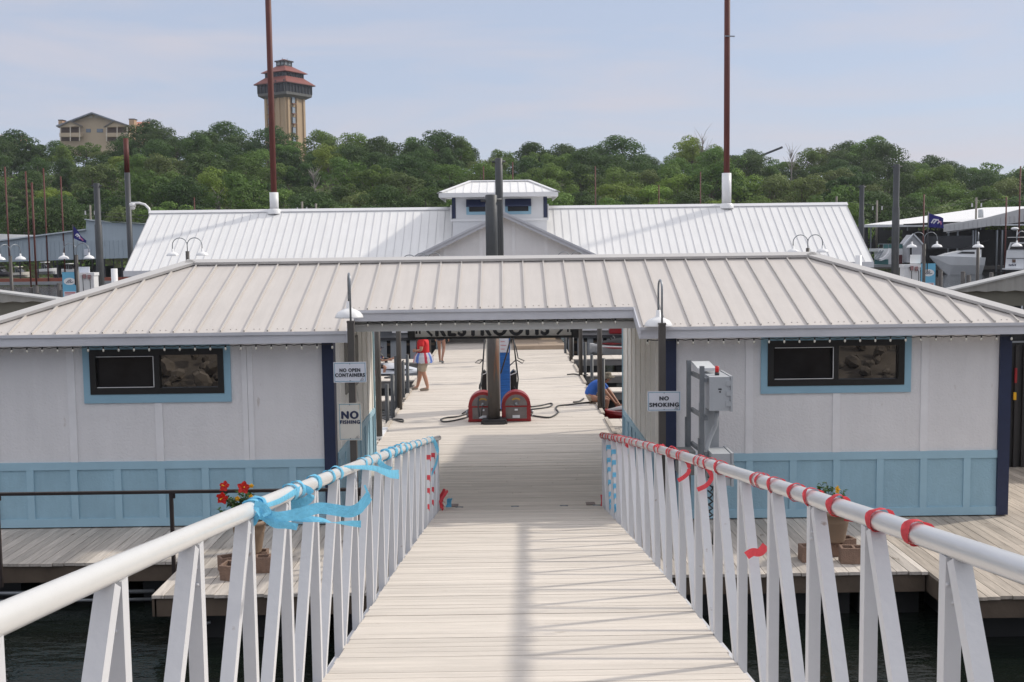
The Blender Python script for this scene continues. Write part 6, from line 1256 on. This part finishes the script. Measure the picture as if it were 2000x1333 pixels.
mb = MB(); c = Vector((g_x(16.9)+1.22, 16.82, .12)); ribbon(mb, [c+Vector((0, 0, -.1)), c+Vector((.01, -.03, 0)), c+Vector((0, 0, .09))], Vector((1, .3, 0)), .05); tag(mb.build('paper_bow', strr), 'red paper scrap at the foot of the right railing', 'streamer')

# ================================================================== PEOPLE
ADULT = dict(pelvis=(0, 0, .95), waist=(0, 0, 1.10), chest=(0, .01, 1.28), up=(0, 0, 1.41), neck=(0, .01, 1.49), chin=(0, .04, 1.56), head=(0, .03, 1.65), crown=(0, .01, 1.71),
             shL=(.175, 0, 1.40), elL=(.24, -.03, 1.14), wrL=(.25, .08, .90), shR=(-.175, 0, 1.40), elR=(-.24, -.03, 1.14), wrR=(-.25, .08, .90),
             hipL=(.09, 0, .90), knL=(.11, .02, .50), anL=(.11, -.03, .08), toL=(.13, .14, .03), hipR=(-.09, 0, .90), knR=(-.11, .02, .50), anR=(-.11, -.03, .08), toR=(-.13, .14, .03))
def body(par, J, k=1.0, m=skin):
    v = []; e = []; r_ = []; ix = {}
    def ad(n, p, rad, prev=None):
        v.append(Vector(p)); r_.append(rad*k if not isinstance(rad, tuple) else (rad[0]*k, rad[1]*k)); ix[n] = len(v)-1
        if prev is not None: e.append((ix[prev], ix[n]))
    ad('pelvis', J['pelvis'], .125); ad('waist', J['waist'], .118, 'pelvis'); ad('chest', J['chest'], .135, 'waist'); ad('up', J['up'], .11, 'chest'); ad('neck', J['neck'], .056, 'up'); ad('chin', J['chin'], .062, 'neck'); ad('head', J['head'], .088, 'chin'); ad('crown', J['crown'], .068, 'head')
    for s in 'LR':
        sg = 1 if s == 'L' else -1
        ad('sh'+s, J['sh'+s], .058, 'up'); ad('el'+s, J['el'+s], .040, 'sh'+s); ad('wr'+s, J['wr'+s], .026, 'el'+s)
        W_ = Vector(J['wr'+s]); d = (W_-Vector(J['el'+s])).normalized(); side = d.cross(Vector((1, 0, 0))); side = side.normalized() if side.length > .3 else Vector((0, 0, 1)); palm = W_+d*.06*k; ad('pa'+s, palm, (.028, .028), 'wr'+s)
        out_ = side.cross(d)
        for q, (o_, L_) in enumerate(((-.028, .062), (-.010, .075), (.009, .072), (.027, .056))):
            b0 = palm+side*o_*k+d*.025*k; b1 = b0+d*L_*.5*k+out_*.012*sg*k*.0; b2 = b1+d*L_*.45*k-out_*.018*k*sg; ad('f%d%s' % (q, s), b0, .011, 'pa'+s); ad('g%d%s' % (q, s), b1, .0095, 'f%d%s' % (q, s)); ad('h%d%s' % (q, s), b2, .008, 'g%d%s' % (q, s))
        tb = palm-side*.04*k-d*.02*k; ad('t0'+s, tb, .011, 'pa'+s); ad('t1'+s, tb-side*.012*k+d*.035*k, .009, 't0'+s)
        ad('hip'+s, J['hip'+s], .088, 'pelvis'); ad('kn'+s, J['kn'+s], .056, 'hip'+s); K_ = Vector(J['kn'+s]); A_ = Vector(J['an'+s]); ad('ca'+s, K_.lerp(A_, .33)+Vector((0, -.012, 0)), .054, 'kn'+s); ad('an'+s, A_, .036, 'ca'+s); ad('to'+s, J['to'+s], .030, 'an'+s)
    H_ = Vector(J['head']); N_ = Vector(J['chin']); upv = (Vector(J['crown'])-N_).normalized(); fw = Vector(J.get('face', (0, 1, 0))).normalized()
    fw = (fw-upv*fw.dot(upv)).normalized(); lat = fw.cross(upv)
    def face(mb):
        c = H_
        mb.prism([c+fw*.075*k+upv*.01*k-lat*.008*k, c+fw*.075*k+upv*.01*k+lat*.008*k, c+fw*.082*k-upv*.035*k+lat*.014*k, c+fw*.082*k-upv*.035*k-lat*.014*k], fw*.018*k)
        for sgn in (-1, 1): mb.ball(c+lat*.086*k*sgn-upv*.015*k, .012*k, .018*k, .03*k, 8)
    o = skinned('body', v, e, r_, m, par, 0, 2, face)
    mb = MB()
    for sgn in (-1, 1): mb.ball(H_+fw*.080*k+lat*.03*k*sgn+upv*.005*k, .011*k, n=8)
    mb.build('eyes', mat('dark_eye', (.02, .015, .012), .3), par); mb = MB(); mb.ball(H_+fw*.078*k-upv*.058*k, .022*k, .008*k, .006*k, 8); mb.build('mouth', mat('lip', (.35, .12, .10), .5), par)
    return o, H_, upv, fw, lat
def garment(par, name, pts, edges, m, k=1.0): return skinned(name, [Vector(p[0]) for p in pts], edges, [p[1]*k for p in pts], m, par, 0, 2)
def L3(a, b_, t_): return Vector(a).lerp(Vector(b_), t_)
def shirt(par, J, m, k=1.0, hem=.0, loose=1.0):
    P_ = Vector(J['pelvis'])+(Vector(J['waist'])-Vector(J['pelvis']))*hem
    pts = [(P_, .158*loose), (J['waist'], .148*loose), (J['chest'], .155*loose), (J['up'], .125), (L3(J['up'], J['neck'], .5), .075), (J['shL'], .075), (L3(J['shL'], J['elL'], .68), .068), (J['shR'], .075), (L3(J['shR'], J['elR'], .68), .068)]
    return garment(par, 'shirt', pts, [(0, 1), (1, 2), (2, 3), (3, 4), (3, 5), (5, 6), (3, 7), (7, 8)], m, k)
def shorts(par, J, m, k=1.0, ln=.92):
    pts = [(J['pelvis'], .148), (L3(J['pelvis'], J['waist'], .55), .14), (J['hipL'], .108), (L3(J['hipL'], J['knL'], ln), .082), (J['hipR'], .108), (L3(J['hipR'], J['knR'], ln), .082)]
    return garment(par, 'shorts', pts, [(0, 1), (0, 2), (2, 3), (0, 4), (4, 5)], m, k)
def shoes(par, J, m, k=1.0, sole=True):
    for s in 'LR':
        A_ = Vector(J['an'+s]); T_ = Vector(J['to'+s]); hd = (T_-A_); hd.z = 0; hd.normalize(); z_ = T_.z; heel = Vector((A_.x, A_.y, z_+.012))-hd*.035*k
        garment(par, 'shoe', [(heel, .042), (Vector((A_.x, A_.y, z_+.022))+hd*.05*k, .046), (Vector((T_.x, T_.y, z_+.008)), .042), (Vector((T_.x, T_.y, z_))+hd*.05*k, .030)], [(0, 1), (1, 2), (2, 3)], m, k)
tanc = mat('khaki_cotton', (.43, .36, .27), .85, var=.08, scale=8, bump=.2); redc = mat('red_cotton', (.55, .018, .022), .85, var=.08, scale=8, bump=.2); bluec = mat('royal_blue_cotton', (.035, .13, .48), .85, var=.1, scale=8, bump=.2)
# man in red shirt and tutu, facing left
Pm = aZ(827, 763, 0); t_ = thing('person', 'man in red T-shirt, tricolour tutu and khaki shorts at the left boardwalk edge', 'person', (0, 0, 0))
J = dict(ADULT); J.update(anL=(.10, .22, .08), toL=(.11, .39, .03), knL=(.11, .13, .49), hipL=(.09, .03, .90), anR=(-.12, -.14, .08), toR=(-.14, .04, .03), knR=(-.11, -.02, .50), shL=(.175, .02, 1.40), elL=(.25, -.02, 1.14), wrL=(.25, .06, .90), elR=(-.25, .0, 1.15), wrR=(-.14, .16, 1.13), face=(.1, 1, 0))
_, H_, upv, fw, lat = body(t_, J, 1.2); shirt(t_, J, redc, 1.2, hem=.2); shorts(t_, J, tanc, 1.2, ln=1.0); shoes(t_, J, mat('tan_loafer', (.28, .23, .18), .7))
mb = MB(); mb.ball(H_+Vector((0, -.01, .03)), .098, .10, .095, 14); mb.build('hair', mat('dark_hair', (.03, .02, .015), .7), t_)
rgt = random.Random(2)
for col, nm, ph in (((.80, .80, .84), 'white_tulle', 0), ((.72, .10, .16), 'red_tulle', 1), ((.22, .35, .78), 'blue_tulle', 2)):
    mb = MB()
    for i in range(120):
        a = 2*math.pi*i/120; sect = int(i/6) % 5
        if (ph == 0 and sect in (0, 2, 4)) or (ph == 1 and sect in (1,)) or (ph == 2 and sect == 3):
            for q in range(3):
                r0 = .185; r1 = rgt.uniform(.26, .30); z1 = rgt.uniform(.78, .84); da = 2*math.pi/120*.9; aa = a+rgt.uniform(-.02, .02)
                p = [Vector((r0*math.cos(aa), r0*math.sin(aa), 1.07)), Vector((r0*math.cos(aa+da), r0*math.sin(aa+da), 1.07)), Vector((r1*.88*math.cos(aa+da*1.4), r1*.88*math.sin(aa+da*1.4), .96)), Vector((r1*.88*math.cos(aa), r1*.88*math.sin(aa), .96)), Vector((r1*math.cos(aa+da*2), r1*math.sin(aa+da*2), z1)), Vector((r1*math.cos(aa), r1*math.sin(aa), z1))]
                mb.add(p, [(0, 1, 2, 3), (3, 2, 4, 5)])
    mb.build('tutu', mat(nm, col, .9, transl=.4), t_)
t_.location = (Pm.x+.02, Pm.y, .003); t_.rotation_euler = (0, 0, R(80)); t_.scale = (1, 1, .99)
# walking person, legs visible under the sign
Pm = aZ(862, 709, 0); t_ = thing('person', 'bare legged walker in grey shoes seen from behind under the restroom sign', 'person', (0, 0, 0))
J = dict(ADULT); J.update(anL=(.10, -.22, .14), toL=(.10, -.10, .03), knL=(.10, .03, .52), anR=(-.09, .12, .08), toR=(-.10, .28, .03), knR=(-.10, .1, .50))
body(t_, J, m=mat('tanned_skin', (.33, .17, .115), .55)); shirt(t_, J, mat('plain_white_top', (.6, .6, .6), .8)); shorts(t_, J, mat('dark_short_shorts', (.05, .05, .07), .8), ln=.35); shoes(t_, J, mat('grey_slip_on', (.2, .2, .2), .7))
mb = MB(); mb.ball((0, -.01, 1.68), .10, .105, .11, 14); mb.ball((0, -.08, 1.52), .06, .04, .14, 10); mb.build('hair', mat('brown_hair', (.08, .045, .025), .7), t_); t_.location = (Pm.x, Pm.y, .003); t_.rotation_euler = (0, 0, R(-15)); t_.scale = (.95, .95, .95)
# standing person with blue shorts far left
Pm = aZ(725, 705, 0); t_ = thing('person', 'person in blue shorts and a striped shirt standing behind the white watercraft', 'person', (0, 0, 0))
J = dict(ADULT); body(t_, J); shirt(t_, J, mat('navy_shirt', (.03, .05, .22), .8), hem=.3); shorts(t_, J, mat('blue_shorts', (.02, .09, .34), .8), ln=.62); shoes(t_, J, mat('pale_sandal', (.4, .35, .3), .7))
mb = MB(); mb.lathe((0, 0, .99), [(.166, 0), (.17, .03), (.168, .06)], 20); mb.build('pink_hem', mat('pink_stripe', (.6, .25, .32), .8), t_); mb = MB(); mb.ball((0, -.01, 1.68), .1, .1, .1, 12); mb.build('hair', MATS['dark_hair'], t_); t_.location = (Pm.x, Pm.y, .003); t_.rotation_euler = (0, 0, R(-70))
# man in blue sitting on the dock edge
t_ = thing('person', 'man in a blue T-shirt and camouflage sun hat sitting on the dock edge reaching down', 'person', (0, 0, 0))
J = dict(pelvis=(0, 0, .13), waist=(0, .03, .27), chest=(0, .14, .42), up=(0, .26, .50), neck=(0, .34, .53), chin=(0, .41, .52), head=(0, .45, .60), crown=(0, .44, .67), face=(0, 1, -.35),
         shL=(.17, .27, .48), elL=(.20, .45, .24), wrL=(.12, .62, .02), shR=(-.17, .29, .47), elR=(-.20, .52, .22), wrR=(-.16, .72, -.06), hipL=(.10, .06, .10), knL=(.14, .46, .08), anL=(.12, .38, -.34), toL=(.12, .53, -.40), hipR=(-.10, .06, .10), knR=(-.13, .47, .10), anR=(-.11, .36, -.33), toR=(-.11, .51, -.39))
body(t_, J); shirt(t_, J, bluec, hem=.0, loose=1.04); shorts(t_, J, tanc, ln=.86); shoes(t_, J, mat('dark_sandal', (.05, .04, .035), .7))
hatm = mat('camouflage_cloth', (.17, .145, .11), .9, var=.5, scale=22, spots=((.08, .08, .05), 30, .52, .9)); mb = MB(); mb.lathe((0, .44, .655), [(.185, -.055), (.19, -.04), (.115, .0), (.11, .055), (.09, .085), (.001, .09)], 22, axis=Vector((0, -.12, 1))); mb.build('sun_hat', hatm, t_)
mb = MB(); mb.ball((0, .40, .60), .088, .085, .075, 12); mb.build('hair', MATS['dark_hair'], t_)
Pm = aZ(1157, 787, 0); t_.location = (2.10, 28.2, 0.02); t_.rotation_euler = (0, 0, R(-97)); t_.scale = (1.02,)*3
# watercraft
def watercraft(label, loc, rz_, hullc, decc, seatc, stripe):
    t_ = thing('watercraft', label, 'jet ski', (0, 0, 0)); mb = MB(); rows = []; n = 16
    for i in range(n+1):
        u = i/n; y = -1.35+2.75*u; w_ = .56*(1-max(0, (u-.6)/.4)**2.0*.92); k = -.12+.25*max(0, u-.7)**1.3*3; g = .26+.10*u*u
        rows.append([(0, y, k), (w_*.7, y, k+.12), (w_, y, g), (w_*.93, y, g+.06), (-w_*.93, y, g+.06), (-w_, y, g), (-w_*.7, y, k+.12)])
    vv = [p for r_ in rows for p in r_]; ff = [(i*7+j, i*7+(j+1) % 7, (i+1)*7+(j+1) % 7, (i+1)*7+j) for i in range(n) for j in range(7)] + [tuple(range(7)), tuple(n*7+6-q for q in range(7))]; mb.add(vv, ff); clean(mb.build('hull', hullc, t_))
    mb = MB(); rows = []
    for i in range(13):
        u = i/12; y = -.1+1.42*u; w_ = .36*(1-u**2.4*.85); h_ = .34*(1-abs(u-.12)**1.4*1.05)
        rows.append([(w_*math.cos(math.pi*q/8), y, .30+max(.03, h_)*math.sin(math.pi*q/8)+.05*u) for q in range(9)])
    vv = [p for r_ in rows for p in r_]; ff = [(i*9+j, i*9+j+1, (i+1)*9+j+1, (i+1)*9+j) for i in range(12) for j in range(8)] + [tuple(range(9)), tuple(12*9+8-q for q in range(9))]; mb.add(vv, ff, .5, True); clean(mb.build('hood', decc, t_))
    mb = MB()
    for s in (-1, 1): mb.prism([(s*.30, .1, .43), (s*.33, .55, .47), (s*.24, 1.05, .42), (s*.28, .5, .39)], (s*.06, 0, .02)); mb.prism([(s*.535, -1.2, .27), (s*.535, .5, .28), (s*.50, .8, .33), (s*.535, .4, .33), (s*.535, -1.2, .31)], (s*.035, 0, 0))
    mb.build('stripe', stripe, t_)
    mb = MB(); mb.prism([(-.17, -1.15, .30), (-.17, -1.15, .56), (-.17, -.7, .60), (-.17, -.45, .50), (-.17, -.1, .52), (-.17, .05, .62), (-.17, .1, .3)], (.34, 0, 0)); sb = mb.build('seat', seatc, t_); bv = sb.modifiers.new('b', 'BEVEL'); bv.width = .04; bv.segments = 3
    mb = MB(); mb.tube([(0, .12, .58), (0, .06, .74)], .05, 10); mb.tube([(-.36, -.05, .76), (-.15, .05, .78), (.15, .05, .78), (.36, -.05, .76)], .018, 8); mb.box(-.14, .14, .04, .14, .70, .80); mb.build('handlebar', black, t_)
    mb = MB()
    for s in (-1, 1): mb.prism([(s*.26, .5, .56), (s*.40, .5, .58), (s*.42, .55, .68), (s*.27, .55, .66)], (0, .05, 0))
    mb.build('mirror', black, t_); t_.location = loc; t_.rotation_euler = (0, 0, rz_); return t_
watercraft('white personal watercraft with black stripes ridden by a boy in a dark cap', (-4.0, 36.7, -.42), R(-98), mat('white_hull', (.6, .62, .66), .3), mat('white_hull', (.6, .62, .66), .3), black, inkk)
watercraft('red personal watercraft under the hands of the man in blue', (3.7, 27.2, -.46), R(82), redp, mat('silver_hood', (.35, .34, .34), .35), black, redp)
watercraft('silver and black personal watercraft parked behind the right finger docks', (4.5, 41.6, -.12), R(75), mat('silver_hull', (.5, .5, .5), .35), black, black, redp)
watercraft('second parked watercraft with a red hull at the right edge of the passage view', (6.9, 42.3, -.12), R(100), redp, black, black, redp)
t_ = thing('person', 'boy in a dark cap and navy life vest sitting on the white watercraft', 'person', (0, 0, 0))
J = dict(pelvis=(0, 0, .12), waist=(0, .02, .25), chest=(0, .05, .40), up=(0, .08, .50), neck=(0, .09, .57), chin=(0, .13, .62), head=(0, .12, .70), crown=(0, .10, .76), shL=(.15, .08, .50), elL=(.19, .24, .30), wrL=(.22, .48, .33), shR=(-.15, .08, .50), elR=(-.19, .24, .30), wrR=(-.22, .48, .33),
         hipL=(.10, .03, .10), knL=(.24, .38, .12), anL=(.26, .32, -.26), toL=(.26, .46, -.30), hipR=(-.10, .03, .10), knR=(-.24, .38, .12), anR=(-.26, .32, -.26), toR=(-.26, .46, -.30), face=(0, 1, 0))
body(t_, J, .92); shirt(t_, J, black, .92); shorts(t_, J, black, .92)
garment(t_, 'life_vest', [(J['waist'], .165), (J['chest'], .172), (L3(J['chest'], J['up'], .8), .14)], [(0, 1), (1, 2)], mat('navy_vest', (.03, .03, .16), .8, spots=((.45, .45, .6), 7, .62, .6)))
mb = MB(); mb.ball((0, .11, .725), .10, .105, .075, 14); mb.prism([(-.06, .19, .72), (.06, .19, .72), (.045, .28, .705), (-.045, .28, .705)], (0, 0, .012)); mb.build('cap', mat('dark_cap', (.012, .012, .03), .8), t_)
t_.location = (-4.25, 36.65, 0.0); t_.rotation_euler = (0, 0, R(-98))
q = aY(728, 729, 34.9); mb = MB(); mb.ball((q.x, 34.9, q.z), .12, .12, .12, 14); mb.tube([(q.x, 34.9, q.z+.1), (q.x, 34.9, q.z+.16)], .03, 8); tag(mb.build('cap_standin', redc), 'round red ball standing in for a red cap beside the white watercraft', 'float')  # plain ball put in for a red cap low behind the dock
HAZE = .00014
# ================================================================== tidy up and render settings
for i, (rt, *_r) in enumerate(protos):
    if i not in firstuse:
        for ch in list(rt.children): bpy.data.objects.remove(ch)
        bpy.data.objects.remove(rt)
hz = bpy.data.materials.new('thin_haze'); hz.use_nodes = True; t = hz.node_tree; t.nodes.clear()
ov = t.nodes.new('ShaderNodeOutputMaterial'); pv = t.nodes.new('ShaderNodeVolumePrincipled'); pv.inputs['Color'].default_value = (.86, .90, 1, 1); pv.inputs['Density'].default_value = HAZE; pv.inputs['Anisotropy'].default_value = .3
t.links.new(pv.outputs[0], ov.inputs['Volume'])
mb = MB(); mb.box(-640, 640, -60, 600, -4, 92); struct(mb.build('haze', hz), 'stuff')
scene.render.engine = 'CYCLES'
scene.render.resolution_x = 1024; scene.render.resolution_y = 682
scene.cycles.max_bounces = 8; scene.cycles.diffuse_bounces = 6; scene.cycles.transparent_max_bounces = 6
